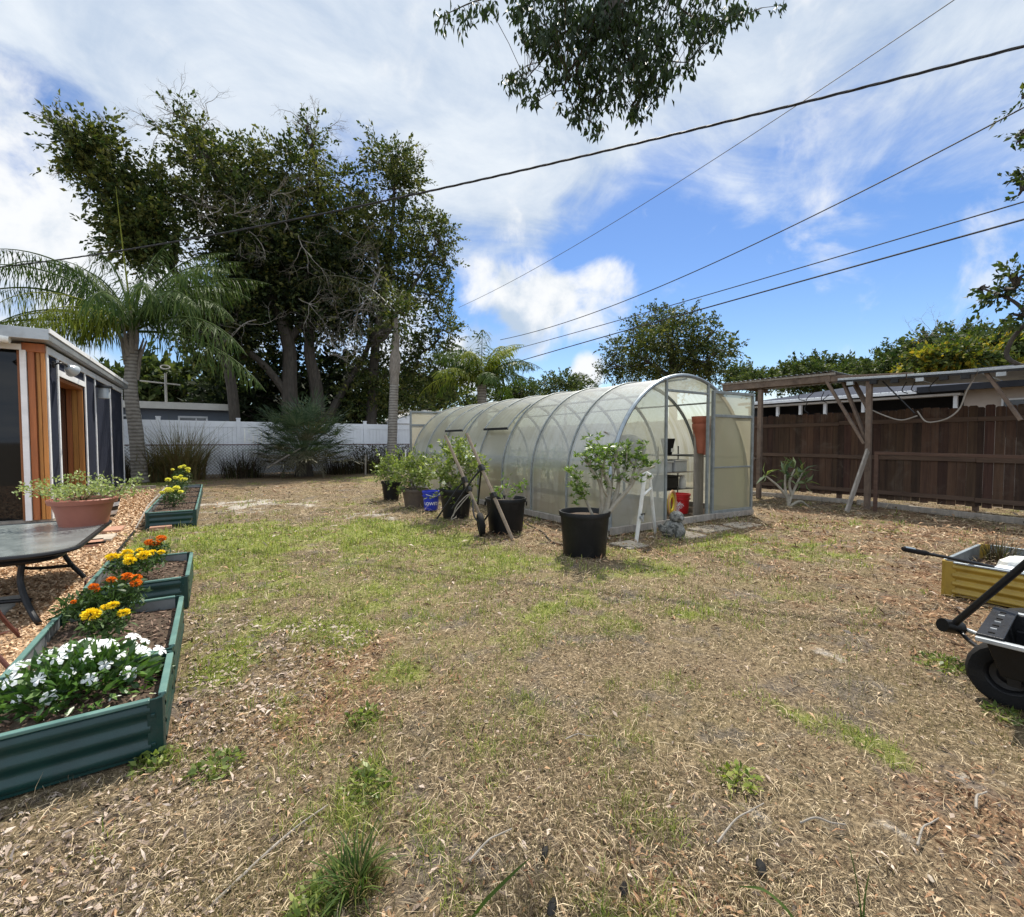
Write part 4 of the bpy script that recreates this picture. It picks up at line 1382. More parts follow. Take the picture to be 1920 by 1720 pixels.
def pickets(y0, y1):
    m = MB()
    y = y0
    while y < y1 - .05:
        w = .138
        h = 2.10 + random.uniform(-.02, .025)
        zb = .10 + random.uniform(-.02, .03)
        x = FX + random.uniform(-.004, .004)
        pl = [(y, zb), (y + w, zb), (y + w, h - .022), (y + w - .024, h), (y + .024, h), (y, h - .022)]
        vs = [(x, a, b) for a, b in pl] + [(x + .018, a, b) for a, b in pl]
        k = 6
        fs = [tuple(range(k))[::-1], tuple(range(k, 2 * k))] + [(i, (i + 1) % k, k + (i + 1) % k, k + i) for i in range(k)]
        m.add(vs, fs)
        y += w + .006
    return m


ys_ = [-2.2, .2, 2.6, 5.0, 7.4, 9.8, 12.2, 14.6, 17.0, 19.4, 21.6]
for a, b in zip(ys_, ys_[1:]):
    pickets(a, b).build('picket_panel', 'fence_wood', wf)
    for z in (.24, 1.03, 1.83):
        zo = random.uniform(-.015, .015)
        MB().box(FX - .045, FX - .006, a + .002, b - .002, z - .045 + zo, z + .045 + zo).build('rail', 'fence_rail', wf, bevel=.004)
    MB().box(FX + .03, FX + .12, b - .045, b + .045, 0, 2.0).build('post', 'fence_rail', wf)
kb = MB()
kb.beam((11.75, 7.0, .05), (11.95, 4.4, .05), .09, .10).beam((11.97, 4.3, .05), (11.35, 1.5, .05), .09, .11).beam((11.34, 1.4, .05), (10.8, -1.2, .05), .09, .11)
tag(kb.build('ground_timber', 'weathered', bevel=.006), 'line of weathered timbers laid on ground before the wooden fence', 'timber')

# pergola: leaning frame of old posts carrying panels
pg = thing('patio_cover', 'sagging timber pergola with grey panels on top before the fence', 'pergola', (11.3, 4, 0))
PX = 11.25
for y, top, lean in ((6.12, 2.66, 0), (3.88, 2.72, .02), (1.45, 2.78, 0)):
    MB().beam((PX, y, 0), (PX, y + lean, top), .095, .095, (1, 0, 0)).build('post', 'pergola_wood', pg, bevel=.006)
MB().beam((PX - .02, 7.10, 2.80), (PX - .02, 4.60, 2.76), .06, .15).build('beam', 'pergola_wood', pg, bevel=.006)
MB().beam((PX + .08, 7.10, 2.78), (PX + .08, 4.60, 2.74), .05, .13).build('beam', 'pergola_wood', pg, bevel=.006)
MB().beam((PX, 4.60, 2.755), (PX + .0, 3.2, 2.66), .06, .12).build('beam', 'pergola_wood', pg, bevel=.006)
MB().beam((PX - .06, 7.12, 2.895), (PX - .06, 4.5, 2.855), .03, .05).build('edge_board', 'weathered', pg, bevel=.004)
for y in (7.0, 4.66):
    MB().beam((PX - .03, y, 2.86), (13.2, y, 2.82), .06, .10).build('rafter', 'pergola_wood', pg, bevel=.006)
m = MB()
for k in range(22):                                     # corrugated roof sheet
    ya = 4.5 + k * .12
    m.add([(PX - .12, ya, 2.90), (PX - .12, ya + .06, 2.925), (PX - .12, ya + .12, 2.90), (13.3, ya, 2.86), (13.3, ya + .06, 2.885), (13.3, ya + .12, 2.86)], [(0, 1, 4, 3), (1, 2, 5, 4)])
m.build('roof_sheet', 'roof_metal', pg)
for k, (ya, yb_, za, zb) in enumerate([(4.45, 3.30, 2.72, 2.67), (3.28, 2.32, 2.67, 2.635), (2.30, .9, 2.64, 2.62)]):
    pn = MB()
    c0, c1 = Vector((PX - .06, ya, za)), Vector((PX - .06, yb_, zb))
    ax = (c1 - c0) / 2
    pn.obb((c0 + c1) / 2 + Vector((.85, 0, -.02)), (.85, 0, -.02), ax, (0, 0, .022))
    po = pn.build('panel', 'grey_metal', pg, bevel=.004)
    MB().beam(c0 + Vector((.0, 0, -.045)), c1 + Vector((.0, 0, -.045)), .03, .03).build('panel_rail', 'black_metal', po)
    for t in (.2, .55, .85):
        p = c0.lerp(c1, t)
        MB().box(p.x - .01, p.x + .06, p.y - .06, p.y + .06, p.z - .13, p.z - .03).build('junction_box', 'black_metal' if t != .2 else 'grey_metal', po)
for a, b in [((PX - .05, 4.68, 2.74), (PX - .02, 3.95, 1.35)), ((PX + .12, 4.42, 2.70), (PX + .06, 3.95, 1.45)), ((PX + .45, 4.35, 2.70), (PX + .1, 3.92, 2.05)),
             ((PX + .02, 2.22, 2.60), (PX, 1.78, 1.75)), ((PX - .02, 6.95, 1.45), (PX - .02, 6.2, .95))]:
    MB().beam(a, b, .09, .05).build('brace', 'pergola_wood', pg, bevel=.006)
pl = MB().beam((10.42, 3.93, .0), (PX - .1, 3.86, 1.22), .14, .035, (0, 1, 0)).build('prop_plank', 'weathered', bevel=.004)
tag(pl, 'grey weathered plank leaning against the middle pergola post', 'plank')
fr = MB()
fr.beam((11.0, 3.66, 0.0), (11.0, 3.66, 1.16), .06, .05, (1, 0, 0)).beam((11.0, 3.69, 1.17), (10.9, .2, 1.13), .05, .06)
tag(fr.build('timber_rail_frame', 'brown_wood', bevel=.005), 'thin brown timber frame rail standing in front of the fence', 'frame')
wj = MB().lathe([(0, 0), (.045, .01), (.05, .3), (.03, .42), (0, .44)], (0, 0, 0), 10).xform(Matrix.Translation((11.0, 6.3, .75)) @ Matrix.Rotation(rad(-18), 4, 'X')).build('plastic_bottle', 'white_plastic', smooth=True)
tag(wj, 'white plastic bottle hanging beside the open greenhouse door', 'bottle')
cords = [[(1625, 765), (1660, 780), (1690, 788), (1720, 780)], [(1720, 771), (1735, 790), (1755, 791), (1780, 783), (1800, 765), (1812, 735), (1832, 700)], [(1655, 715), (1685, 745), (1715, 775)]]
for k, (cc, lab) in enumerate(zip(cords, ['pale cord tied to middle pergola post over the fence', 'cord sagging in a deep loop in front of fence top', 'dark cable dropping diagonally from the pergola panels'])):
    tag(MB().tube(spline([atX(x, y, PX + .05) for x, y in cc], 6), .013, 5).build('sagging_rope', 'cord' if k < 2 else 'cable', smooth=True), lab, 'cord')
loops = MB()
for x0_, y0_, x1_, y1_ in [(1500, 735, 1510, 752), (1530, 732, 1512, 752), (1545, 735, 1550, 755), (1515, 752, 1516, 775), (1555, 740, 1545, 752), (1700, 716, 1702, 738), (1716, 716, 1722, 735), (1760, 708, 1745, 735)]:
    a, b = atX(x0_, y0_, 11.4), atX(x1_, y1_, 11.4)
    loops.tube(spline([a, (a + b) / 2 + Vector((0, .08, -.05)), b], 4), .009, 4)
tag(loops.build('loose_cables', 'cable'), 'tangle of loose black cables hanging under the pergola panels', 'cable')

# ------------------------------------------------------------------ houses and far fences
rh = thing('neighbour_house', 'house with grey shingle roof and porch behind the wooden fence', 'house', (18, 4, 0))
m = MB()
HX, HYA, HYB, EZ = 17.0, -6.0, 9.75, 2.80
m.add([(HX - .5, HYA, EZ), (HX - .5, HYB, EZ), (HX + 9.5, HYB, EZ), (HX + 9.5, HYA, EZ), (HX + 4.5, HYB - 5.0, EZ + 1.05), (HX + 4.5, HYA, EZ + 1.05)],
      [(0, 4, 1)[::1], (0, 5, 4), (1, 4, 2), (2, 4, 5, 3), (0, 1, 2, 3)])
m.build('roof', 'shingle', rh)
MB().box(HX - .56, HX - .50, 4.6, HYB + .04, EZ - .07, EZ + .005).build('gutter', 'white_trim', rh)
sc = MB()
for k in range(26):
    sc.tube([(HX - .53, 4.65 + k * .197, EZ + .012), (HX - .53, 4.82 + k * .197, EZ + .012)], .022, 6)
sc.build('gutter_edge', 'white_trim', rh)
MB().box(HX - .62, HX - .50, HYA, 4.58, EZ - .06, EZ + .10).build('fascia', 'dark_wall', rh)
MB().box(HX - .0, HX + .2, HYA, 3.75, 0, EZ - .01).build('wall', 'beige_wall', rh)
MB().box(HX + 1.8, HX + 2.0, 3.75, HYB - .1, 0, EZ - .01).build('porch_wall', 'dark_wall', rh)
MB().box(HX + .2, HX + 1.8, HYB - .3, HYB - .1, 0, EZ - .01).build('porch_wall', 'dark_wall', rh)
MB().box(HX - .3, HX + .0, 3.76, HYB - .1, EZ - .16, EZ - .10).build('porch_beam', 'white_trim', rh)
for y in (3.86, 5.95, 7.0, 7.75, 8.5, 9.5):
    MB().box(HX - .28, HX - .18, y - .04, y + .04, 0, EZ - .17).build('porch_post', 'white_trim', rh)
w_ = MB().box(HX - .03, HX - .0, 2.1, 3.0, 1.5, 2.45).build('window', 'window_dark', rh)
MB().box(HX - .05, HX - .001, 2.06, 2.1, 1.46, 2.49).box(HX - .05, HX - .001, 3.0, 3.04, 1.46, 2.49).box(HX - .05, HX - .001, 2.1, 3.0, 2.45, 2.49).build('window_frame', 'white_trim', w_)

lh = thing('grey_bungalow', 'grey bungalow with pale flat roof behind the white vinyl fence', 'house', (-1.5, 27, 0))
MB().box(-8, .75, 26.2, 33, 0, 2.95).build('wall', 'grey_house', lh)
MB().box(-8.5, 1.0, 25.7, 33.5, 2.96, 3.1).build('roof', 'fascia_house', lh, bevel=.02)
MB().box(-8.5, 1.0, 25.62, 25.7, 2.86, 3.16).build('fascia', 'fascia_house', lh)
for xa, xb in ((-3.4, -2.7), (-1.25, -.25)):
    w_ = MB().box(xa, xb, 26.17, 26.2, 1.7, 2.5).build('window', 'window_dark', lh)
    MB().box(xa - .07, xb + .07, 26.15, 26.2, 2.5, 2.58).box(xa - .07, xa, 26.15, 26.2, 1.7, 2.5).box(xb, xb + .07, 26.15, 26.2, 1.7, 2.5).box((xa + xb) / 2 + .1, (xa + xb) / 2 + .14, 26.15, 26.2, 1.7, 2.5).build('window_frame', 'white_trim', w_)
sm = thing('service_mast', 'grey service mast with crossarm above bungalow roof', 'mast', (-1.7, 27, 3.1))
c = atY(310, 700, 27)
MB().tube([(c.x, 27, 3.05), (c.x, 27, c.z)], .05, 8).build('mast_pole', 'far_concrete', sm, smooth=True)
MB().tube([atY(262, 714, 27), atY(338, 722, 27)], .035, 6).build('crossarm', 'far_concrete', sm, smooth=True)
MB().tube([Vector((c.x + .18 * math.cos(a), 27 + .1 * math.sin(a), c.z + .28 + .1 * math.sin(a))) for a in np.linspace(0, 6.28, 15)[:-1]], .03, 6, closed=True).build('ring_bracket', 'far_concrete', sm)

vf = thing('vinyl_fence', 'white vinyl privacy fence across the back of the yard', 'fence', (3, 22, 0))
px_posts = [atY(x, 800, 22).x for x in (297, 447, 684)]
xs_ = [px_posts[0] - 2.35 * k for k in (3, 2, 1)] + [px_posts[0], px_posts[1], (px_posts[1] + px_posts[2]) / 2, px_posts[2]] + [px_posts[2] + 2.35 * k for k in range(1, 7)]
for x in xs_:
    p_ = MB().box(x - .07, x + .07, 21.93, 22.07, 0, 2.32).build('post', 'white_vinyl', vf, bevel=.006)
    MB().prism([(x - .085, 21.915), (x + .085, 21.915), (x + .085, 22.085), (x - .085, 22.085)], 2.32, 2.36).build('cap', 'white_vinyl', p_, bevel=.01)
for a, b in zip(xs_, xs_[1:]):
    m = MB().box(a + .07, b - .07, 21.97, 22.03, 1.98, 2.22).box(a + .07, b - .07, 21.97, 22.03, .08, .3)
    n = max(int((b - a) / .16), 1)
    for k in range(n):
        xa = a + .07 + (b - a - .14) * k / n
        xb = a + .07 + (b - a - .14) * (k + 1) / n
        m.box(xa + .003, xb - .003, 21.985, 22.015, .3, 1.98)
    m.build('panel', 'white_vinyl', vf)
cf = thing('chain_link_fence', 'rusty chain link fence in front of the white vinyl fence', 'fence', (3, 21, 0))
m = MB()
CH, X0, X1 = 1.25, -3.6, 9.2
st_ = .12
k = 0
x = X0 - CH
while x < X1:
    for sg in (1, -1):
        a = (x, 0) if sg > 0 else (x, CH)
        b = (x + CH, CH) if sg > 0 else (x + CH, 0)
        xa, xb = max(a[0], X0), min(b[0], X1)
        if xb > xa:
            f_ = lambda q: a[1] + (b[1] - a[1]) * (q - a[0]) / CH
            m.tube([(xa, 21 + .004 * sg, .02 + f_(xa)), (xb, 21 + .004 * sg, .02 + f_(xb))], .008, 3, cap=False)
    x += st_
m.build('wire_mesh', 'far_concrete', cf)
MB().tube([(X0, 21, CH + .02), (X1, 21, CH + .02)], .022, 6).build('top_rail', 'rust', cf, smooth=True)
for x in np.arange(X0, X1 + .1, 2.56):
    MB().tube([(float(x), 21.03, 0), (float(x), 21.03, CH + .05)], .03, 8).build('post', 'grey_metal', cf, smooth=True)
for k, px in enumerate((685, 760)):
    c = atY(px, 880, 19.5)
    o = MB().tube([(c.x, 19.5, 0), (c.x + .02, 19.5, 1.05 if k else .85)], .035, 6).build('fence_stake', 'white_plastic' if k else 'dead_wood', smooth=True)
    tag(o, ['bare wooden stake left of slim palm trunk before the back fence', 'pale painted stake right of slim palm trunk near greenhouse'][k], 'stake')
wsd = thing('white_shed', 'small white gabled shed roof beyond vinyl fence beside greenhouse', 'shed', (9.5, 26, 0))
MB().box(8.2, 12.2, 25, 28, 0, 2.4).build('wall', 'white_trim', wsd)
MB().add([(8.0, 24.8, 2.4), (10.2, 24.8, 3.2), (12.4, 24.8, 2.4), (8.0, 28.2, 2.4), (10.2, 28.2, 3.2), (12.4, 28.2, 2.4)], [(0, 2, 1), (3, 4, 5), (0, 1, 4, 3), (1, 2, 5, 4), (0, 3, 5, 2)]).build('roof', 'white_vinyl', wsd)
cp = thing('flat_canopy', 'pale flat canopy roof seen past the slim palm trunk', 'canopy', (8.5, 29, 0))
MB().box(7.5, 13.5, 29, 32, 3.35, 3.5).build('canopy_roof', 'fascia_house', cp)
for x in (7.7, 13.3):
    MB().box(x - .06, x + .06, 29.1, 29.22, 0, 3.35).build('canopy_post', 'white_trim', cp)

# ------------------------------------------------------------------ garden cart at the right edge
ct = thing('garden_cart', 'black garden cart with pneumatic wheel and folded pull handle', 'cart', (3.6, .4, 0))
ax_ = Vector((.08, -.997, 0)).normalized()           # the cart's length runs off past the edge of the view
sd_ = Vector((.997, .08, 0)).normalized()


def wheel(c, axis_, r, w, parent):
    axis_ = Vector(axis_).normalized()
    M_ = Matrix.Translation(c) @ axis_.to_track_quat('Z', 'Y').to_matrix().to_4x4()
    wh = MB().lathe([(r * .56, -w * .40), (r * .74, -w * .5), (r * .92, -w * .44), (r, -w * .2), (r * 1.005, 0), (r, w * .2), (r * .92, w * .44), (r * .74, w * .5), (r * .56, w * .40), (r * .56, -w * .40)], n=40,
                    wob=lambda a, z: .012 * (1 if math.sin(a * 22 + 60 * abs(z)) > 0 else 0)).xform(M_).build('wheel', 'rubber', parent, smooth=True)
    MB().lathe([(r * .57, -w * .36), (r * .50, -w * .28), (r * .46, -w * .1), (r * .3, -w * .06), (r * .14, -w * .34), (0, -w * .36)], n=28).xform(M_).build('rim', 'black_metal', wh, smooth=True)
    MB().lathe([(0, w * .36), (r * .14, w * .34), (r * .3, w * .06), (r * .46, w * .1), (r * .50, w * .28), (r * .57, w * .36)], n=28).xform(M_).build('rim', 'black_metal', wh, smooth=True)
    return wh


WC = Vector((3.50, .555, .168))
wheel(WC, sd_, .168, .10, ct)
wheel(WC + sd_ * .80, sd_, .168, .10, ct)
wheel(WC + ax_ * .95, sd_, .168, .10, ct)
wheel(WC + ax_ * .95 + sd_ * .80, sd_, .168, .10, ct)
MB().tube([WC, WC + sd_ * .80], .014, 8).build('axle', 'grey_metal', ct, smooth=True)
MB().tube([WC + ax_ * .95, WC + ax_ * .95 + sd_ * .80], .014, 8).build('axle', 'grey_metal', ct, smooth=True)
o_ = Vector((3.30, .60, .268))
tubm = MB()
lo, hi = .20, .39
a0, a1, b0, b1 = -.02, 1.05, .0, .62
bot = [o_ + ax_ * a + sd_ * b for a, b in ((a0 + .06, b0 + .04), (a1 - .06, b0 + .04), (a1 - .06, b1 - .04), (a0 + .06, b1 - .04))]
top = [o_ + ax_ * a + sd_ * b for a, b in ((a0, b0), (a1, b0), (a1, b1), (a0, b1))]
vs = [(p.x, p.y, lo) for p in bot] + [(p.x, p.y, hi) for p in top] + [(p.x, p.y, hi) for p in [o_ + ax_ * a + sd_ * b for a, b in ((a0 + .02, b0 + .02), (a1 - .02, b0 + .02), (a1 - .02, b1 - .02), (a0 + .02, b1 - .02))]] + [(p.x, p.y, lo + .02) for p in bot]
fs = [(3, 2, 1, 0)] + [(i, (i + 1) % 4, 4 + (i + 1) % 4, 4 + i) for i in range(4)] + [(4 + i, 4 + (i + 1) % 4, 8 + (i + 1) % 4, 8 + i) for i in range(4)] + [(8 + i, 8 + (i + 1) % 4, 12 + (i + 1) % 4, 12 + i) for i in range(4)] + [(12, 13, 14, 15)]
tubm.add(vs, fs).build('tub', 'black_plastic', ct, bevel=.008)
for b in (b0 - .01, b1 + .01):
    MB().beam(o_ + ax_ * (a0 - .03) + sd_ * b + Vector((0, 0, hi - o_.z - .005)), o_ + ax_ * a1 + sd_ * b + Vector((0, 0, hi - o_.z - .005)), .035, .022).build('rim_rail', 'grey_metal', ct, bevel=.004)
fp_ = MB().beam(o_ + ax_ * (a0 + .02) + sd_ * b0 + Vector((0, 0, hi - o_.z + .012)), o_ + ax_ * (a0 + .02) + sd_ * b1 + Vector((0, 0, hi - o_.z + .012)), .10, .014).build('front_plate', 'black_metal', ct, bevel=.004)
for k in range(7):
    p = o_ + ax_ * (a0 + .02) + sd_ * (b0 + .06 + .075 * k) + Vector((0, 0, hi - o_.z + .021))
    MB().obb(p, ax_ * .012, sd_ * .006, (0, 0, .003)).build('slot', 'grey_metal' if k % 2 else 'rubber', fp_)
for s_ in (.16, .52):
    MB().beam(o_ + ax_ * .08 + sd_ * s_ + Vector((0, 0, -.14)), o_ + ax_ * .08 + sd_ * s_ + Vector((0, 0, .05)), .05, .03, sd_).build('bracket', 'black_metal', ct)
J = atD(1783, 1175, 2.95)
E1 = atD(1922, 1058, 2.62)
MB().tube([J + (E1 - J) * .05, E1, E1 + (E1 - J).normalized() * .12], .020, 12).build('pull_handle', 'black_metal', ct, smooth=True)
jo = MB().tube([J + Vector((-.05, .03, .012)), J + Vector((.06, -.03, -.012))], .042, 14).build('handle_joint', 'black_plastic', ct, smooth=True)
T1 = atD(1862, 1233, 2.55)
T2 = atD(1872, 1204, 2.72)
MB().tube(spline([J + Vector((.05, -.02, -.01)), atD(1815, 1200, 2.84), T1], 5), .012, 8).build('draw_bar', 'black_metal', ct, smooth=True)
MB().tube(spline([J + Vector((.05, -.02, 0)), atD(1825, 1186, 2.9), T2], 5), .012, 8).build('draw_bar', 'grey_metal', ct, smooth=True)

# ------------------------------------------------------------------ wheelbarrow frame leaning on the pots
wbw = thing('wheelbarrow', 'overturned wheelbarrow frame with wooden handles leaning between black pots', 'wheelbarrow', (3.45, 6.0, 0))
h1a, h1b = Vector((3.53, 5.40, .012)), atY(875, 813, 6.2)
h2a, h2b = Vector((3.45, 6.05, .10)), atY(835, 817, 6.75)
for a, b in ((h1a, h1b), (h2a, h2b)):
    MB().tube([a, a.lerp(b, .5), b], [.026, .027, .022], 10).build('handle', 'handle_wood', wbw, smooth=True)
for a, b, t0 in ((h1a, h1b, .66), (h2a, h2b, .5)):
    p = a.lerp(b, t0)
    for off in ((-.34, .30, -.62), (.0, .12, -.55)):
        MB().tube(spline([p, p + Vector(off) * .35 + Vector((0, 0, .02)), p + Vector(off)], 5), .014, 8).build('leg_brace', 'black_metal', wbw, smooth=True)
    MB().beam(p - (b - a).normalized() * .05, p + (b - a).normalized() * .05, .07, .07).build('clamp', 'black_metal', wbw, bevel=.006)
    p = a.lerp(b, .40)
    MB().beam(p - (b - a).normalized() * .04, p + (b - a).normalized() * .04, .075, .075).build('clamp', 'black_metal', wbw, bevel=.006)
ww = Vector((3.31, 5.92, .17))
wheel(ww, (.9, -.35, .1), .17, .09, wbw)
MB().tube(spline([h1a.lerp(h1b, .42), ww + Vector((.08, -.1, .18)), ww], 5), .013, 8).build('fork', 'black_metal', wbw, smooth=True)
MB().tube(spline([h2a.lerp(h2b, .3), ww + Vector((-.05, .12, .12)), ww], 5), .013, 8).build('fork', 'black_metal', wbw, smooth=True)
rp = MB()
pts = [atD(x, y, 6.75) for x, y in [(850, 968), (856, 950), (872, 932), (880, 928), (868, 942), (852, 962), (846, 974), (856, 970)]]
rp.tube(spline(pts, 6), .008, 5)
tag(rp.build('rope_loop', 'dead_wood', smooth=True), 'loop of pale rope hanging against the third black pot', 'rope')

# ------------------------------------------------------------------ flowers in the beds
def marigold(label, x, y, z, h, spread, heads, mat, hr=.038, n=260):
    r_ = thing('marigold_plant', label, 'flower', (x, y, z), 'marigolds in the raised beds')
    base = Vector((x, y, z))
    sm_ = MB()
    hp = []
    for k in range(heads):
        a = 6.283 * (k * .618 + .1 * random.random())
        q = spread * math.sqrt((k + .5) / heads)
        p = base + Vector((q * math.cos(a), q * math.sin(a), h * (1.0 - .25 * (q / spread) ** 2) + random.uniform(-.02, .02)))
        hp.append(p)
        sm_.tube(wander(base + Vector((0, 0, .01)), p, 4, .1), .004, 4, cap=False)
    sm_.build('stems', 'marigold_leaf', r_)
    u = unitv(n, .2)
    rr = rng.random((n, 1)) ** .5
    P = np.array(base) + np.array([0, 0, h * .48]) + u * rr * np.array([spread * 1.1, spread * 1.1, h * .45])
    V, Fa = leaf_quads(P, unitv(n, .3), unitv(n, .8), .055, .018, .1)
    np_mesh('foliage', V, Fa, 'marigold_leaf', r_)
    for p in hp:
        k = 90
        d = unitv(k, .35)
        q = hr * (.55 + .45 * rng.random())
        P = np.array(p) + d * q * np.array([.45, .45, .3])
        V, Fa = leaf_quads(P, d * [1, 1, .75], unitv(k, 1.0), q * .75, q * .5, .2)
        np_mesh('flower_head', V, Fa, mat, r_)
    return r_


SZ = .20
marigold('yellow marigold rising just behind the white flowers, in second bed', -.56, 3.55, SZ, .22, .12, 4, 'petal_yellow', .043, 220)
marigold('orange marigold with dark foliage at the far end of second bed', -.55, 4.0, SZ, .30, .15, 6, 'petal_orange', .036, 420)
marigold('lanky half dried orange marigold at far left corner of second bed', -.72, 3.98, SZ, .24, .13, 2, 'petal_orange', .028, 320)
marigold('broad mound of yellow marigold filling left of the third bed', -.60, 5.12, SZ, .24, .20, 9, 'petal_yellow', .05, 420)
marigold('small orange marigold at the far edge of third bed', -.48, 5.62, SZ, .26, .10, 3, 'petal_orange', .05, 160)
for k, (y, h, lab) in enumerate([(10.3, .34, 'pale yellow marigold nearest in the long far bed'), (11.6, .5, 'pale yellow marigold in middle of the long far bed'), (13.0, .66, 'tall pale yellow marigold at back of the long far bed')]):
    marigold(lab, -.62, y, SZ, h, .19, 6, 'petal_pale', .06, 420)

vp = thing('vinca_plant', 'dense mound of white vinca flowers with glossy green leaves in green bed', 'flower', (-.55, 2.9, SZ))
C0 = np.array([-.56, 2.93, SZ])
n = 900
u = unitv(n, .5)
u[:, 2] = np.abs(u[:, 2])
P = C0 + u * (rng.random((n, 1)) ** .45) * np.array([.31, .26, .20])
D = u * .8 + unitv(n, .1) * .6
D /= np.linalg.norm(D, axis=1, keepdims=True)
V, Fa = leaf_quads(P, D, unitv(n, 1.2), .05 + .03 * rng.random(n), .024, .12)
np_mesh('foliage', V, Fa, 'vinca_leaf', vp)
sm_ = MB()
fl_pts = []
for k in range(42):
    a = 6.283 * k * .618
    q = math.sqrt((k + .6) / 42)
    d = Vector((q * math.cos(a), q * math.sin(a), math.sqrt(max(1 - q * q, 0)) * .95 + .12))
    p = Vector(C0) + Vector((d.x * .33, (d.y + .28) * .23, d.z * .21 - .02)) + Vector(rng.normal(size=3)) * .012
    fl_pts.append((p, (d + Vector((0, -.35, .5))).normalized()))
    sm_.tube([Vector(C0) + Vector((d.x * .1, d.y * .08, .02)), p], .003, 3, cap=False)
sm_.build('stems', 'vinca_leaf', vp)
for p, nrm in fl_pts:
    m = MB()
    t1 = nrm.orthogonal().normalized()
    t2 = nrm.cross(t1)
    r0 = random.uniform(.027, .037)
    ph = random.random() * 6
    for k in range(5):
        a = ph + k * 1.2566
        e = lambda aa, rr, hh: p + (t1 * math.cos(aa) + t2 * math.sin(aa)) * rr + nrm * hh
        m.add([p + nrm * .001, e(a - .5, r0 * .75, .004), e(a - .28, r0 * 1.05, -.002), e(a + .1, r0 * 1.12, -.005), e(a + .48, r0 * .85, .002)], [(0, 1, 2, 3, 4)])
    m.build('flower', 'petal_white', vp)
weed('fallen_petals', 'few fallen white petals on dark soil of nearest bed', -.36, 2.66, .225, 7, .012, .09, 'petal_white', 'petals', L=.03, W=.8)

# ------------------------------------------------------------------ pots on the lawn
vd = Vector((math.sin(YAW), math.cos(YAW), 0))


def leafy(root, x, y, z, n, rx, rz, L, mat, name='foliage', W=.5, clump=14, spread=.07):
    P, out, C = crown_points([(x, y, z, rx, rx, rz)], n, clump, spread, .3)
    D = unitv(len(P), .2) * .7 + out * .6
    D /= np.linalg.norm(D, axis=1, keepdims=True)
    l_ = L * (.6 + .8 * rng.random(len(P)))
    V, Fa = leaf_quads(P, D, unitv(len(P), .9), l_, l_ * W, .1)
    np_mesh(name, V, Fa, mat, root)
    return C


POTS = [((730, 940), .46, .215, .17, 'pot', 'black_plastic', 'black nursery pot with small green shrub, farthest of the lawn pots', 900, .34, .26, .30),
        ((775, 953), .39, .275, .22, 'pot', 'pot_brown', 'brown tapered pot holding a dense green shrub beside blue bucket', 1500, .36, .30, .34),
        ((852, 975), .54, .285, .235, 'pot', 'black_plastic', 'black nursery pot with tall bushy shrub showing some white flowers', 2200, .46, .42, .40)]
for (px, py), h, rt, rb, nm, mat, lab, n, rx, rz, dz in POTS:
    c = g(px, py) + vd * rb
    r_ = thing('potted_shrub', lab, 'potted plant', (c.x, c.y, 0), 'potted shrubs beside the greenhouse')
    pot(r_, c.x, c.y, 0, h, rt, rb, mat, .02, .06)
    tips = [Vector((c.x, c.y, h + dz)) + Vector(rng.normal(size=3)) * rx * .6 for _ in range(14)]
    vein_stems(MB(), (c.x, c.y, h - .08), tips, .012).build('stems', 'bark_pale', r_)
    leafy(r_, c.x, c.y, h + dz, n, rx, rz, .075, 'shrub_leaf')
    if n == 2200:
        for k in range(9):
            u = unitv(1, .4)[0]
            p = np.array([c.x, c.y, h + dz]) + u * [rx, rx, rz]
            V, Fa = leaf_quads(np.repeat(p[None], 6, 0), unitv(6, .3), unitv(6, .5), .05, .035, .1)
            np_mesh('blossom', V, Fa, 'petal_white', r_)
c = g(948, 1003) + vd * .26
r_ = thing('potted_cuttings', 'black handled tub of sparse cuttings with wheelbarrow handle across it', 'potted plant', (c.x, c.y, 0))
pot(r_, c.x, c.y, 0, .53, .30, .26, 'black_plastic', .022, .06, handles=True)
tips = [Vector((c.x + dx, c.y + dy, .53 + dz)) for dx, dy, dz in [(-.12, .05, .12), (.1, 0, .1), (.2, -.08, .16), (.22, -.1, .22), (-.02, .1, .18), (-.15, -.05, .08), (.05, -.12, .06), (0, .05, .32), (.1, .04, .30)]]
vein_stems(MB(), (c.x, c.y, .45), tips, .009).build('stems', 'desert_bark', r_)
P = np.concatenate([np.array(t_) + rng.normal(size=(12, 3)) * [.045, .045, .035] for t_ in tips[:7]] + [np.array(t_) + rng.normal(size=(3, 3)) * .02 for t_ in tips[7:]])
V, Fa = leaf_quads(P, unitv(len(P), .2), unitv(len(P), .8), .075, .036, .1)
np_mesh('foliage', V, Fa, 'desert_leaf', r_)

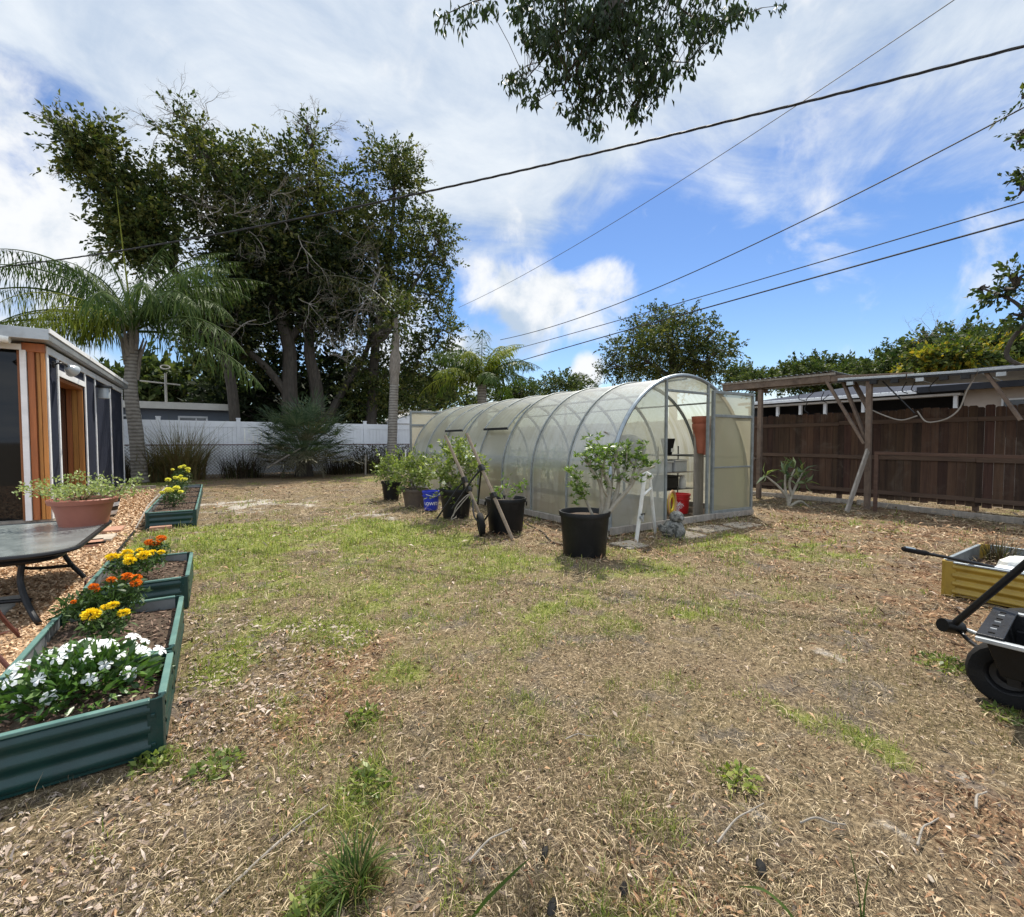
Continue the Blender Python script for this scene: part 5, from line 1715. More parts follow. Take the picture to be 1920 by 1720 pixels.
c = g(1102, 1047) + vd * .25
dz0 = (c - Vector((0, 0, 0))).dot(Vector((math.sin(YAW), math.cos(YAW), 0)))
r_ = thing('potted_desert_rose', 'desert rose with swollen pale branches in big black nursery pot', 'potted plant', (c.x, c.y, 0))
pot(r_, c.x, c.y, 0, .535, .30, .265, 'black_plastic', .02, .06, soil='soil')
D0 = dz0 + .02
BR = [([(1128, 985), (1134, 968), (1140, 935), (1142, 905), (1128, 880), (1120, 850)], .05, 0),
      ([(1122, 980), (1112, 968), (1097, 935), (1088, 915), (1078, 893)], .024, -.15),
      ([(1130, 975), (1150, 945), (1160, 905), (1156, 865), (1150, 842)], .038, .12),
      ([(1134, 970), (1158, 940), (1182, 913), (1196, 890), (1228, 874)], .036, -.05),
      ([(1130, 972), (1140, 945), (1172, 925), (1190, 880), (1192, 858)], .030, .2),
      ([(1126, 978), (1128, 940), (1124, 905), (1106, 876), (1098, 853)], .030, -.2),
      ([(1132, 960), (1144, 930), (1150, 890), (1166, 850)], .024, .3),
      ([(1142, 935), (1128, 910), (1132, 870), (1140, 848)], .018, -.3),
      ([(1160, 905), (1172, 880), (1176, 846)], .016, .1), ([(1182, 913), (1202, 876), (1205, 850)], .016, .18), ([(1124, 905), (1116, 880), (1118, 842)], .014, .05),
      ([(1097, 935), (1090, 925), (1086, 930)], .010, -.2), ([(1150, 890), (1146, 860), (1128, 838)], .014, .25)]
tips = []
for pts, rr, dd in BR:
    k = len(pts)
    P3 = spline([atD(x, y, D0 + dd * i / (k - 1)) for i, (x, y) in enumerate(pts)], 5)
    MB().tube(P3, taper(len(P3), rr, rr * .32), 8, cap=True).build('branch', 'desert_bark', r_, smooth=True)
    for q_ in range(3):
        s0 = P3[int(len(P3) * random.uniform(.45, .85))]
        s1 = s0 + Vector((random.uniform(-.14, .14), random.uniform(-.1, .1), random.uniform(.04, .16)))
        MB().tube([s0, s0.lerp(s1, .5) + Vector((0, 0, -.01)), s1], [rr * .35, rr * .28, .006], 6).build('branch', 'desert_bark', r_, smooth=True)
        tips.append(s1)
    tips += [P3[-1], P3[-3], P3[-6 if k > 3 else -4] + Vector(rng.normal(size=3)) * .05, P3[-1] + Vector(rng.normal(size=3)) * .06]
cx_ = spline([atD(1128, 1006, D0), atD(1128, 988, D0), atD(1131, 972, D0), atD(1134, 958, D0)], 5)
MB().tube(cx_, [.085 - .0028 * i for i in range(len(cx_))], 12).build('caudex', 'desert_bark', r_, smooth=True)
P, D = [], []
for t_ in tips:
    for k in range(3):
        cc = np.array(t_) + rng.normal(size=3) * [.04, .04, .045]
        m_ = 9
        a = rng.random(m_) * 6.283
        P.append(np.repeat(cc[None], m_, 0))
        D.append(np.stack([np.cos(a), np.sin(a), -.35 + 1.7 * rng.random(m_)], 1))
P, D = np.concatenate(P), np.concatenate(D)
D /= np.linalg.norm(D, axis=1, keepdims=True)
V, Fa = leaf_quads(P, D, unitv(len(P), 1.0), .05 + .03 * rng.random(len(P)), .02, .15)
np_mesh('foliage', V, Fa, 'desert_leaf', r_)

c = g(1478, 948)
r_ = thing('plumeria_shrub', 'low plumeria with bare forked stems and long leaves before the fence', 'shrub', (c.x, c.y, 0))
dd = c.dot(vd)
for pts in [[(1478, 950), (1476, 935), (1462, 915), (1445, 900), (1436, 893)], [(1478, 948), (1484, 930), (1492, 912), (1500, 895), (1505, 885)], [(1477, 940), (1472, 915), (1472, 890)], [(1484, 930), (1480, 905), (1490, 880)], [(1480, 950), (1500, 940), (1516, 950)]]:
    P3 = spline([atD(x, y, dd) for x, y in pts], 5)
    MB().tube(P3, taper(len(P3), .035, .016), 7).build('branch', 'desert_bark', r_, smooth=True)
tp = [atD(x, y, dd) for x, y in [(1436, 893), (1505, 885), (1472, 888), (1490, 878), (1500, 900), (1485, 895), (1475, 900), (1510, 905)]]
P = np.concatenate([np.repeat(np.array(t_)[None], 8, 0) for t_ in tp])
D = unitv(len(P), .25)
V, Fa = leaf_quads(P, D, unitv(len(P), 1.2), .26 + .12 * rng.random(len(P)), .065, .15)
np_mesh('foliage', V, Fa, 'plum_leaf', r_)


# ------------------------------------------------------------------ palms
RV = Vector((math.cos(YAW), -math.sin(YAW), 0))


def frond(start, az, el, L, droop, parent, mat, m=46, ll=.75, lw=.04, hang=.75, stiff=0.0):
    """az in degrees: 0 = image right, 90 = away; arching rachis with leaflets on both sides"""
    a = rad(az)
    hd = RV * math.cos(a) + vd * math.sin(a)
    p, pts, dirs = Vector(start), [Vector(start)], []
    n = 18
    for i in range(n):
        e = rad(el - droop * (i / n) ** 1.3)
        d = hd * math.cos(e) + Vector((0, 0, math.sin(e)))
        dirs.append(d)
        p = p + d * L / n
        pts.append(p)
    dirs.append(dirs[-1])
    rb_ = MB().tube(pts, taper(len(pts), .035 * L / 4, .006), 4, cap=False)
    P, D, N, LL = [], [], [], []
    for k in range(m):
        t = .16 + .84 * (k + .5) / m
        f = t * n
        i = min(int(f), n - 1)
        q = pts[i].lerp(pts[i + 1], f - i)
        d = dirs[i]
        sd = d.cross(Vector((0, 0, 1))).normalized()
        upv = sd.cross(d)
        prof = (math.sin(math.pi * min(t * .92 + .1, 1)) ** .6) * (1 if t < .8 else 1 - .5 * (t - .8) / .2)
        for s_ in (-1, 1):
            j = rng.normal(size=3) * .27
            D_ = sd * s_ * (.75 + .3 * stiff) + d * .55 + upv * (.25 * stiff) + Vector((0, 0, -hang)) + Vector(j)
            D_.normalize()
            D2 = (D_ + Vector((0, 0, -hang * 1.3))).normalized()
            l_ = ll * prof * random.uniform(.5, 1.15)
            P += [q, q + D_ * l_ * .5]
            D += [D_, D2]
            N += [upv + d * .3, upv + d * .3]
            LL += [l_ * .56, l_ * .55]
    V, Fa = leaf_quads(np.array(P), np.array(D), np.array(N), np.array(LL), lw, .0)
    b = len(rb_.v)
    Va = np.concatenate([np.array(rb_.v), V])
    quads = [f_ for f_ in rb_.f if len(f_) == 4]
    Fq = np.concatenate([np.array(quads), Fa + b])
    return np_mesh('frond', Va, Fq, mat, parent)


def palm_trunk(pts, r0, r1, root, mat='palm_trunk', n=14):
    P = spline(pts, 8)
    k = len(P)
    rr = [r0 + (r1 - r0) * (i / (k - 1)) ** .5 + (.03 * (1 if i % 3 == 0 else 0) * r0) for i in range(k)]
    return MB().tube(P, rr, n).build('trunk', mat, root, smooth=True)


b0 = atY(263, 905, 20.0)
b0.z = 0
pa = thing('queen_palm', 'queen palm with ringed grey trunk and arching fronds beside navy shed', 'palm tree', b0)
cr = atY(250, 622, 20.0)
palm_trunk([b0, atY(256, 820, 20), atY(246, 740, 20), atY(246, 690, 20), cr], .25, .16, pa)
for k in range(9):                                      # old leaf bases hugging the upper trunk
    a = k * .7
    o = Vector((math.cos(a), math.sin(a), 0))
    q0 = atY(246, 712 - 7 * k, 20) + o * .14
    MB().tube([q0, q0 + o * .10 + Vector((0, 0, .7)), q0 + o * .30 + Vector((0, 0, 1.35))], [.08, .055, .025], 6).build('leaf_base', 'bark_pale', pa, smooth=True)
for az_, el_, L_, dr_, mt in [(176, 58, 6.3, 92, 'palm_leaf'), (186, 38, 6.4, 85, 'palm_leaf'), (165, 66, 4.6, 80, 'palm_leaf'), (205, 55, 5.0, 95, 'palm_leaf'), (12, 60, 4.4, 100, 'palm_leaf'),
                              (-8, 45, 4.4, 105, 'palm_leaf'), (340, 15, 5.6, 68, 'palm_leaf'), (350, -2, 5.6, 52, 'palm_leaf'), (235, 42, 3.7, 105, 'palm_leaf_yellow'), (215, 25, 3.9, 90, 'palm_leaf_yellow'),
                              (255, 30, 3.2, 100, 'palm_leaf_yellow'), (222, 12, 3.6, 82, 'palm_leaf_yellow'), (243, 14, 3.3, 88, 'palm_leaf_yellow'), (205, 20, 4.2, 85, 'palm_leaf_yellow'), (290, 45, 3.4, 110, 'palm_leaf'), (90, 65, 4, 80, 'palm_leaf'), (45, 62, 4.2, 90, 'palm_leaf'), (130, 55, 4.6, 90, 'palm_leaf'),
                              (315, 50, 4.0, 105, 'palm_leaf'), (30, 75, 3.8, 70, 'palm_leaf'), (270, 62, 3.5, 95, 'palm_leaf'), (330, 40, 4.6, 95, 'palm_leaf'), (20, 55, 5.0, 72, 'palm_leaf'), (45, 68, 5.0, 62, 'palm_leaf'), (150, 72, 5.2, 70, 'palm_leaf'), (172, 24, 6.6, 58, 'palm_leaf'), (196, 12, 6.2, 60, 'palm_leaf'), (5, 72, 4.6, 80, 'palm_leaf'), (100, 78, 4.8, 50, 'palm_leaf'), (345, 58, 5.0, 95, 'palm_leaf'), (188, 60, 5.6, 80, 'palm_leaf'), (150, 30, 5.0, 75, 'palm_leaf')]:
    frond(cr, az_, el_, L_, dr_, pa, mt, 74, 1.2, .034, 1.0)
MB().tube([cr, atY(232, 480, 20), atY(217, 350, 20)], [.04, .022, .007], 6).build('spear', 'palm_leaf_yellow', pa, smooth=True)

b0 = atY(733, 862, 20.6)
b0.z = 0
pb_ = thing('slim_palm', 'slim tall palm trunk rising into the oak canopy beside greenhouse', 'palm tree', b0)
cr = atY(742, 590, 20.6)
palm_trunk([b0, atY(737, 780, 20.6), atY(739, 720, 20.6)], .24, .19, pb_)
q = MB().tube(spline([atY(739, 722, 20.6), atY(740, 690, 20.6), atY(742, 640, 20.6), cr], 5), [.20] * 4 + [.24] * 4 + [.17] * 4 + [.1] * 4, 10)
q.build('crownshaft', 'bark_pale', pb_, smooth=True)
for az_, el_, L_, dr_, mt in [(178, 52, 5.6, 95, 'palm_leaf_dry'), (90, 60, 4, 80, 'oak_leaf_olive'), (120, 75, 4.0, 85, 'oak_leaf_olive')]:
    frond(cr, az_, el_, L_, dr_, pb_, mt, 40, .8, .04, .8)

b0 = atY(905, 830, 18.0)
b0.z = 0
pc = thing('bushy_palm', 'bushy young palm rising behind middle of the greenhouse', 'palm tree', b0)
cr = atY(903, 722, 18)
palm_trunk([b0, (b0.x, b0.y, 2.2), cr], .28, .2, pc)
for k in range(26):
    az_ = k * 137.5 % 360
    el_ = 82 - 62 * (k / 26)
    frond(cr, az_, el_, random.uniform(2.7, 3.6), 75 + 30 * random.random(), pc, 'palm_leaf' if k % 5 else 'palm_leaf_yellow', 60, .75, .05, .6)
b0 = Vector((3.06, 20.0, 0))
pd = thing('spiky_palm', 'low grey green spiky clump palm with dead fronds before chain link fence', 'palm tree', b0)
MB().lathe([(.35, 0), (.30, .35), (.2, .7), (0, .75)], b0, 14, wob=lambda a, z: .15 * math.sin(5 * a + 9 * z)).build('trunk', 'bark', pd, smooth=True)
def fan_leaf(start, az, el, pet, rad_, parent, mat):
    """palmetto leaf: stalk ending in a fan of stiff pointed blades"""
    a, e = rad(az), rad(el)
    hd = RV * math.cos(a) + vd * math.sin(a)
    s0 = Vector(start)
    s1 = s0 + hd * pet * math.cos(e) * .55 + Vector((0, 0, pet * math.sin(e) * .6))
    e2 = e - rad(14)
    s2 = s1 + hd * pet * math.cos(e2) * .45 + Vector((0, 0, pet * math.sin(e2) * .4))
    st = MB().tube([s0, s1, s2], [.02, .016, .012], 4, cap=False)
    d = (s2 - s1).normalized()
    sd = d.cross(Vector((0, 0, 1))).normalized()
    up = sd.cross(d)
    P, D, N, LL = [], [], [], []
    for k in range(26):
        b = rad(-118 + 236 * k / 25)
        dd = d * math.cos(b) + sd * math.sin(b) + up * (.18 + .1 * random.random())
        dd.normalize()
        l_ = rad_ * (1 - .25 * abs(b) / 2.1) * random.uniform(.85, 1.1)
        mid = s2 + dd * l_ * .55
        d2 = (dd + Vector((0, 0, -random.uniform(.15, .6)))).normalized()
        P += [s2, mid]
        D += [dd, d2]
        N += [up, up]
        LL += [l_ * .62, l_ * .5]
    V, Fa = leaf_quads(np.array(P), np.array(D), np.array(N), np.array(LL), .042, .0)
    bq = len(st.v)
    return np_mesh('fan_leaf', np.concatenate([np.array(st.v), V]), np.concatenate([np.array([f_ for f_ in st.f if len(f_) == 4]), Fa + bq]), mat, parent)


for k in range(72):
    az_ = k * 137.5 % 360
    el_ = 84 - 78 * (k / 72) ** .8
    fan_leaf(b0 + Vector((0, 0, .85 - .4 * k / 72)), az_, el_, random.uniform(1.15, 1.85), random.uniform(.85, 1.1), pd, 'pindo_dry' if k > 58 or k % 9 == 4 else 'pindo_leaf')
for k in range(14):
    az_ = 170 + k * 14 + random.uniform(-6, 6)
    frond(b0 + Vector((0, 0, .95)), az_, random.uniform(-5, 30), random.uniform(1.2, 1.9), random.uniform(50, 90), pd, 'pindo_dry' if k % 3 else 'palm_leaf_dry', 22, .45, .04, .5, .3)
ds = MB().tube([atY(500, 878, 19.0), atY(568, 838, 19.0)], [.045, .03], 6).build('dead_branch', 'dead_wood', smooth=True)
tag(ds, 'bare pale dead branch leaning in front of the spiky palm', 'branch')


# ------------------------------------------------------------------ ornamental grass and weeds by the back fence
def grass_clump(name, label, x, y, n, h, r, mat, w=.03, cat='grass clump', lean=1.0, part=None):
    a = rng.random(n) * 6.283
    q = rng.random(n) ** .6 * r
    P = np.stack([x + q * np.cos(a), y + q * np.sin(a), np.zeros(n)], 1)
    a2 = a + rng.normal(size=n) * .6
    V, Fa = blade_mesh(P, np.stack([np.cos(a2), np.sin(a2)], 1), h * (.45 + .6 * rng.random(n)), np.full(n, w), np.clip(rng.normal(.55, .3, n), .05, 1.3) * lean, 4)
    o = np_mesh(name, V, Fa, mat)
    return tag(o, label, cat)


c = atY(340, 898, 20.5)
grass_clump('ornamental_grass', 'tall reddish brown grass clump before white fence right of palm trunk', c.x, c.y, 620, 2.25, .75, 'clump_leaf', .03)
c = atY(285, 898, 20.5)
grass_clump('ornamental_grass', 'lower dark grass clump tight against the queen palm trunk', c.x, c.y, 260, 1.5, .5, 'clump_leaf', .03)
for k, (px, n, h, lab) in enumerate([(455, 260, 1.3, 'dry reddish weeds left of the spiky palm at chain link fence'), (640, 260, 1.0, 'dry weeds right of the spiky palm at the chain link fence'), (690, 300, 1.35, 'dark seedy weeds between slim palm and the wooden stake'), (765, 300, 1.3, 'dark seedy weeds right of slim palm at greenhouse end'), (238, 200, 1.2, 'dark weeds in the gap between shed and palm trunk')]):
    c = atY(px, 880, 20.7)
    grass_clump('dry_weeds', lab, c.x, c.y, n, h, .75, 'weed_dark', .03, 'weeds')
vy = thing('fence_vine', 'dark dry vine tangle growing on the chain link fence beside greenhouse', 'vine', (7, 20.9, 0))
n = 2600
P = np.stack([5.0 + 4.1 * rng.random(n), 20.85 + .12 * rng.normal(size=n), 1.25 * rng.random(n)], 1)
V, Fa = leaf_quads(P, unitv(n), unitv(n), .09, .05, .1)
np_mesh('foliage', V, Fa, 'weed_dark', vy)

# ------------------------------------------------------------------ oaks
def oak(name, label, Y, base_px, limbs, blobs, n, L, mats, plane='Y', twigs=(), clump=26, spread=.3, group=None, trunk_r=.35, depth=.75, cat='tree', shade=()):
    at = (lambda x, y, d=0: atY(x, y, Y + d)) if plane == 'Y' else (lambda x, y, d=0: atX(x, y, Y + d))
    b = at(*base_px)
    b.z = 0
    r_ = thing(name, label, cat, b, group)
    tr = MB()
    for pts, ra, rb in limbs:
        P3 = [at(*p) for p in pts]
        if pts[0] == base_px:
            P3[0].z = 0
        P3 = spline(P3, 6)
        tr.tube(P3, taper(len(P3), ra, rb), 9, cap=False)
    B = []
    for q in blobs:
        px, py, rx, ry = q[:4]
        dy = q[4] if len(q) > 4 else random.uniform(-1, 1) * .05 * abs(Y)
        c_ = at(px, py, dy)
        s_ = abs((c_ - Vector((0, 0, CAM_H))).dot(Vector(_F))) / F_PX
        B.append((c_.x, c_.y, c_.z, rx * s_ * .86, rx * s_ * depth * .86, ry * s_ * .86))
    ends = [spline([at(*p) for p in pts], 3)[-1] for pts, _, _ in limbs]
    mids = [Vector(p) for e in limbs for p in spline([at(*q) for q in e[0]], 4)]
    for bb in B:
        c_ = Vector(bb[:3])
        near = min(mids, key=lambda p: (p - c_).length + max(0, p.z - c_.z) * 2)
        P3 = wander(near, c_, 5, .12)
        tr.tube(P3, taper(len(P3), max(trunk_r * .3, .04), .025), 6, cap=False)
        for k in range(4):
            e = c_ + Vector(unitv(1)[0]) * Vector(bb[3:]).length * .5
            P4 = wander(P3[len(P3) * 2 // 3], e, 4, .15)
            tr.tube(P4, taper(len(P4), .05, .015), 4, cap=False)
    tr.build('trunk', 'bark', r_, smooth=True)
    per = n // len(mats)
    for mt in mats:
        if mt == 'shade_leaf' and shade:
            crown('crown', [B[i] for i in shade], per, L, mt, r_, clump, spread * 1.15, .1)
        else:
            crown('crown', B, per, L, mt, r_, clump, spread, .45)
    for px, py, tx, ty, ln in twigs:
        m = MB()
        f0, f1 = (-1.6, -3.6) if py > 350 else (0, 0)          # twigs low in the crown poke out towards the yard
        p, q = at(px, py, f0), at(tx, ty, f1)
        twig_tree(m, p, q - p, (q - p).length * ln, .026, 3, 6, .5, 4)
        m.build('dead_branch', 'dead_wood', r_)
    return r_


oak('oak_tree', 'leaning oak behind queen palm with sparse wispy top and open branches', 25, (445, 800),
    [([(445, 800), (430, 700), (380, 590), (320, 500), (260, 420), (205, 330)], .25, .08), ([(320, 500), (330, 430), (300, 360)], .16, .06), ([(260, 420), (200, 380), (140, 290)], .12, .04)],
    [(140, 250, 34, 24), (175, 285, 40, 34), (150, 310, 30, 20), (190, 250, 24, 18), (215, 345, 46, 34), (245, 395, 50, 42), (292, 355, 30, 44), (290, 430, 50, 42), (240, 440, 46, 28), (270, 470, 46, 24), (405, 615, 56, 50)],
    30000, .17, ['oak_leaf', 'oak_leaf_olive'], spread=.25, twigs=[(130, 270, 95, 225, .9), (160, 260, 110, 220, .8), (150, 320, 90, 310, .8), (210, 260, 175, 205, .7)], trunk_r=.3)
oak('oak_tree', 'largest oak in the middle with dark lower canopy and bare grey twigs on top', 25.5, (560, 800),
    [([(545, 800), (543, 720), (540, 640), (500, 540), (460, 430), (400, 320), (370, 240)], .42, .1), ([(600, 800), (592, 720), (580, 650), (590, 520), (600, 400), (590, 290)], .38, .08),
     ([(560, 770), (500, 690), (440, 640), (400, 600)], .22, .06), ([(612, 790), (650, 720), (690, 650), (700, 560)], .24, .07), ([(540, 640), (620, 540), (660, 440), (690, 370)], .2, .06)],
    [(350, 250, 42, 42), (375, 300, 55, 55), (420, 330, 70, 62), (480, 330, 75, 55), (550, 330, 70, 60), (585, 275, 30, 42), (575, 235, 16, 30), (640, 350, 58, 44), (330, 360, 40, 40), (400, 390, 70, 56), (480, 420, 110, 80),
     (580, 430, 100, 75), (660, 430, 70, 60), (468, 490, 64, 58), (520, 500, 110, 80), (620, 510, 90, 60), (430, 590, 80, 55), (530, 585, 100, 62), (625, 580, 60, 50), (445, 670, 60, 40)],
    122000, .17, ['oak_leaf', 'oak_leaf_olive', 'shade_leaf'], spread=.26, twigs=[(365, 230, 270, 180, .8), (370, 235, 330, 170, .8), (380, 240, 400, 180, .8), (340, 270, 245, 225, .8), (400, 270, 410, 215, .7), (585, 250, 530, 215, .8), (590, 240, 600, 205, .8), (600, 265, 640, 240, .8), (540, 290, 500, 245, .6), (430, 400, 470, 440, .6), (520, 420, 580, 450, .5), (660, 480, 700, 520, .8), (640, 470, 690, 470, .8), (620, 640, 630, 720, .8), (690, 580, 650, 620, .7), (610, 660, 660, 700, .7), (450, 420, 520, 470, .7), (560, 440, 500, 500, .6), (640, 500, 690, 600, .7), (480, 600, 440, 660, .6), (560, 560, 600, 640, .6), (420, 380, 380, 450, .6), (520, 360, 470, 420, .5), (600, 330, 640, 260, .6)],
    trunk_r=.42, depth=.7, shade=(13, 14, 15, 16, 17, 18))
oak('oak_tree', 'oak with round topknot and airy lower canopy above slim palm trunk', 25, (690, 800),
    [([(690, 800), (700, 720), (705, 640), (720, 540), (735, 430), (740, 340)], .32, .07), ([(705, 640), (760, 560), (810, 480)], .16, .05), ([(700, 720), (760, 680), (810, 650)], .14, .04)],
    [(745, 585, 38, 34, -4.7), (735, 622, 20, 14, -4.7), (735, 300, 50, 36), (765, 330, 34, 40), (700, 300, 30, 30), (740, 345, 40, 30), (720, 430, 60, 44), (790, 430, 50, 46), (825, 440, 30, 40), (840, 490, 24, 40), (700, 490, 70, 50), (770, 510, 70, 50), (730, 560, 60, 40), (820, 560, 34, 26), (690, 600, 50, 40),
     (830, 620, 34, 44), (770, 620, 44, 30), (800, 690, 55, 50), (700, 690, 50, 50), (760, 740, 80, 34), (840, 700, 40, 50), (690, 750, 60, 40)],
    52000, .17, ['oak_leaf_olive', 'oak_leaf'], spread=.24, twigs=[(740, 300, 745, 262, .8), (780, 320, 800, 285, .7), (720, 500, 690, 560, .8), (690, 560, 660, 600, .8)], trunk_r=.3)
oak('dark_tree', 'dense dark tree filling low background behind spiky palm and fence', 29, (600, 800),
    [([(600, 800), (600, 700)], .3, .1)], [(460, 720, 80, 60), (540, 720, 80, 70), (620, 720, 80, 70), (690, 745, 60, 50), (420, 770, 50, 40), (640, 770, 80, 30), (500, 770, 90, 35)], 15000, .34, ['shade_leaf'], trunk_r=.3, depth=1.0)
oak('leafy_tree', 'mid green leafy tree behind the grey bungalow', 37, (350, 790), [([(350, 790), (350, 720)], .3, .1)], [(300, 720, 70, 50), (370, 720, 70, 45), (420, 750, 40, 30), (240, 740, 60, 50)], 9000, .42, ['oak_leaf_far'], trunk_r=.25)
oak('leafy_tree', 'low light green tree seen between slim palm and the greenhouse end', 34, (800, 800), [([(800, 800), (800, 740)], .2, .08)], [(790, 740, 60, 34), (850, 745, 50, 26), (720, 770, 34, 22)], 6000, .36, ['oak_leaf_far'], trunk_r=.2)
oak('round_oak', 'round dark oak standing alone behind arched front end of greenhouse', 32, (1262, 800),
    [([(1262, 800), (1262, 700), (1255, 640), (1240, 600)], .4, .1), ([(1262, 700), (1310, 650), (1340, 620)], .2, .06), ([(1262, 710), (1200, 670), (1165, 650)], .2, .06)],
    [(1240, 600, 42, 26), (1290, 595, 30, 24), (1195, 620, 30, 22), (1330, 625, 34, 28), (1365, 655, 30, 20), (1160, 660, 32, 26), (1260, 640, 70, 36), (1220, 670, 60, 34), (1310, 670, 60, 34), (1140, 695, 20, 18), (1180, 700, 40, 24), (1280, 705, 70, 24), (1345, 690, 30, 18)],
    36000, .20, ['oak_leaf', 'oak_leaf_olive'], plane='X', spread=.28, trunk_r=.35)
for k, (Y, b, bl, lab, mats) in enumerate([
        (44, (1060, 800), [(1060, 715, 40, 18), (1030, 722, 24, 14), (1095, 722, 28, 14), (1060, 735, 60, 16)], 'low rounded tree above greenhouse ridge left of round oak', ['oak_leaf_far']),
        (40, (960, 800), [(985, 735, 30, 20), (945, 745, 40, 20)], 'pale small tree right behind the bushy palm', ['oak_leaf_far'])]):
    oak('distant_tree', lab, Y, b, [([b, (b[0], 740)], .3, .1)], bl, 8000, .26, mats, trunk_r=.25)
for k, (X, b, bl, lab, mats) in enumerate([
        (46, (1420, 800), [(1390, 705, 30, 14), (1430, 712, 40, 12), (1470, 708, 30, 12)], 'low strip of trees right of the round oak', ['oak_leaf_far']),
        (42, (1530, 800), [(1500, 695, 22, 20), (1535, 690, 22, 18), (1520, 710, 50, 16)], 'pair of feathery treetops above left end of pergola', ['oak_leaf_far']),
        (42, (1610, 800), [(1590, 698, 24, 16), (1612, 700, 18, 14), (1600, 712, 40, 12)], 'small treetop above the middle of pergola', ['oak_leaf_far']),
        (38, (1690, 800), [(1655, 690, 34, 22), (1690, 672, 38, 26), (1730, 655, 34, 22), (1700, 700, 60, 20)], 'spreading pale tree behind the pergola left of yellow tree', ['oak_leaf_far']),
        (36, (1790, 800), [(1760, 678, 44, 22), (1800, 668, 40, 22), (1840, 668, 34, 22), (1740, 690, 40, 16), (1810, 690, 60, 18)], 'yellow green tree with orange patches behind the pergola', ['yellow_leaf', 'oak_leaf_far']),
        (40, (1880, 800), [(1850, 650, 50, 22), (1900, 650, 40, 30), (1790, 640, 36, 16), (1885, 685, 60, 24)], 'dark tree with bare dead branch behind right end of pergola', ['oak_leaf', 'oak_leaf_far'])]):
    oak('background_tree', lab, X, b, [([b, (b[0], 740), (b[0], 700)], .3, .1)], bl, 13000 if len(mats) == 1 else 18000, .24, mats, plane='X', trunk_r=.25,
        twigs=[(1790, 650, 1768, 598, .9), (1815, 650, 1802, 615, .9)] if k == 5 else (), depth=.9)
oak('edge_tree', 'feathery thin branches of tree leaning over pergola end and roof', 15.5, (1960, 800),
    [([(1960, 800), (1950, 730), (1950, 600), (1970, 400), (1975, 200)], .14, .05), ([(1950, 700), (1890, 672), (1898, 636), (1925, 606), (1960, 570)], .05, .04), ([(1935, 600), (1900, 565), (1840, 540)], .05, .02)],
    [(1915, 185, 14, 18), (1912, 260, 12, 14), (1915, 345, 16, 34), (1840, 538, 20, 10), (1870, 550, 22, 14), (1900, 540, 24, 24), (1915, 590, 20, 20), (1905, 515, 18, 14), (1985, 300, 40, 80), (1995, 550, 50, 60)],
    3800, .12, ['oak_leaf'], plane='X', spread=.11, clump=18, trunk_r=.1)

# tree overhead whose leaves hang into the top of the view
ov = thing('overhanging_tree', 'dark hanging leaf sprays of an overhead oak at top of view', 'tree', (5.0, -2.0, 0))
DV = 3.3
BL = [(830, 35, 16, 22), (865, 30, 14, 20), (905, 15, 34, 14), (985, 20, 34, 24), (1010, 70, 40, 34), (975, 150, 34, 26), (1000, 180, 22, 18), (1050, 60, 70, 50), (1080, 130, 60, 50), (1100, 30, 90, 36), (1140, 90, 70, 50), (1130, 175, 60, 40),
      (1075, 205, 34, 20), (1110, 235, 22, 20), (1190, 215, 26, 20), (1190, 130, 60, 50), (1170, 30, 80, 36), (1230, 70, 50, 40), (1250, 130, 34, 26), (1290, 40, 50, 30), (1290, 120, 20, 20), (1340, 30, 44, 30), (1320, 80, 30, 16), (1390, 18, 34, 20), (1455, 8, 22, 8), (1220, 170, 34, 26), (1050, -30, 120, 30), (1250, -30, 140, 30)]
cl = []
for bx, by, rx, ry in BL:
    k = max(int(rx * ry / 45), 3)
    for _ in range(k):
        u = unitv(1)[0] * random.random() ** .4
        cl.append(np.array(atD(bx + u[0] * rx, by + u[1] * ry, DV + u[2] * .5 + .0012 * (by - 100))))
cl = np.array(cl)
m_ = 6
P = np.repeat(cl, m_, 0) + rng.normal(size=(len(cl) * m_, 3)) * [.022, .022, .02]
D = unitv(len(P)) * .55 + np.array([0, 0, -.85])
D /= np.linalg.norm(D, axis=1, keepdims=True)
V, Fa = leaf_quads(P, D, unitv(len(P)), .046 + .032 * rng.random(len(P)), .017 + .010 * rng.random(len(P)), .12)
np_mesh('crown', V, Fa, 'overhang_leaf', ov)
lm = MB()
main = [Vector((5.0, -2.0, 0)), Vector((4.95, -1.9, 2.4)), Vector((4.6, -.6, 4.6)), Vector((4.0, 1.2, 6.0)), atD(1190, -120, DV), atD(1150, 20, DV), atD(1125, 55, DV), atD(1080, 130, DV + .1)]
P3 = spline(main, 8)
lm.tube(P3, taper(len(P3), .26, .006), 8, cap=False)
subs = [[(1175, -40), (1160, 60), (1172, 90), (1168, 160), (1165, 180)], [(1125, 55), (1060, 60), (1020, 110), (985, 150)], [(1190, -60), (1280, 20), (1330, 40), (1390, 30)], [(1150, 20), (1210, 60), (1250, 110), (1290, 118)], [(1150, -60), (1000, -20), (900, 0), (840, 25)],
        [(1080, 130), (1090, 180), (1108, 230)], [(1172, 90), (1200, 160), (1192, 210)], [(1100, 90), (1060, 150), (1075, 205)]]
knots = [p for p in P3[24:]]
for s_ in subs:
    q = spline([atD(x, y, DV + random.uniform(-.1, .1)) for x, y in s_], 6)
    lm.tube(q, taper(len(q), .010, .003), 5, cap=False)
    knots += q
K = np.array([tuple(k) for k in knots])
for c_ in cl[::2]:
    j = np.argmin(((K - c_) ** 2).sum(1))
    a_ = Vector(K[j])
    lm.tube([a_, a_.lerp(Vector(c_), .5) + Vector((0, 0, .02)), Vector(c_)], .0022, 3, cap=False)
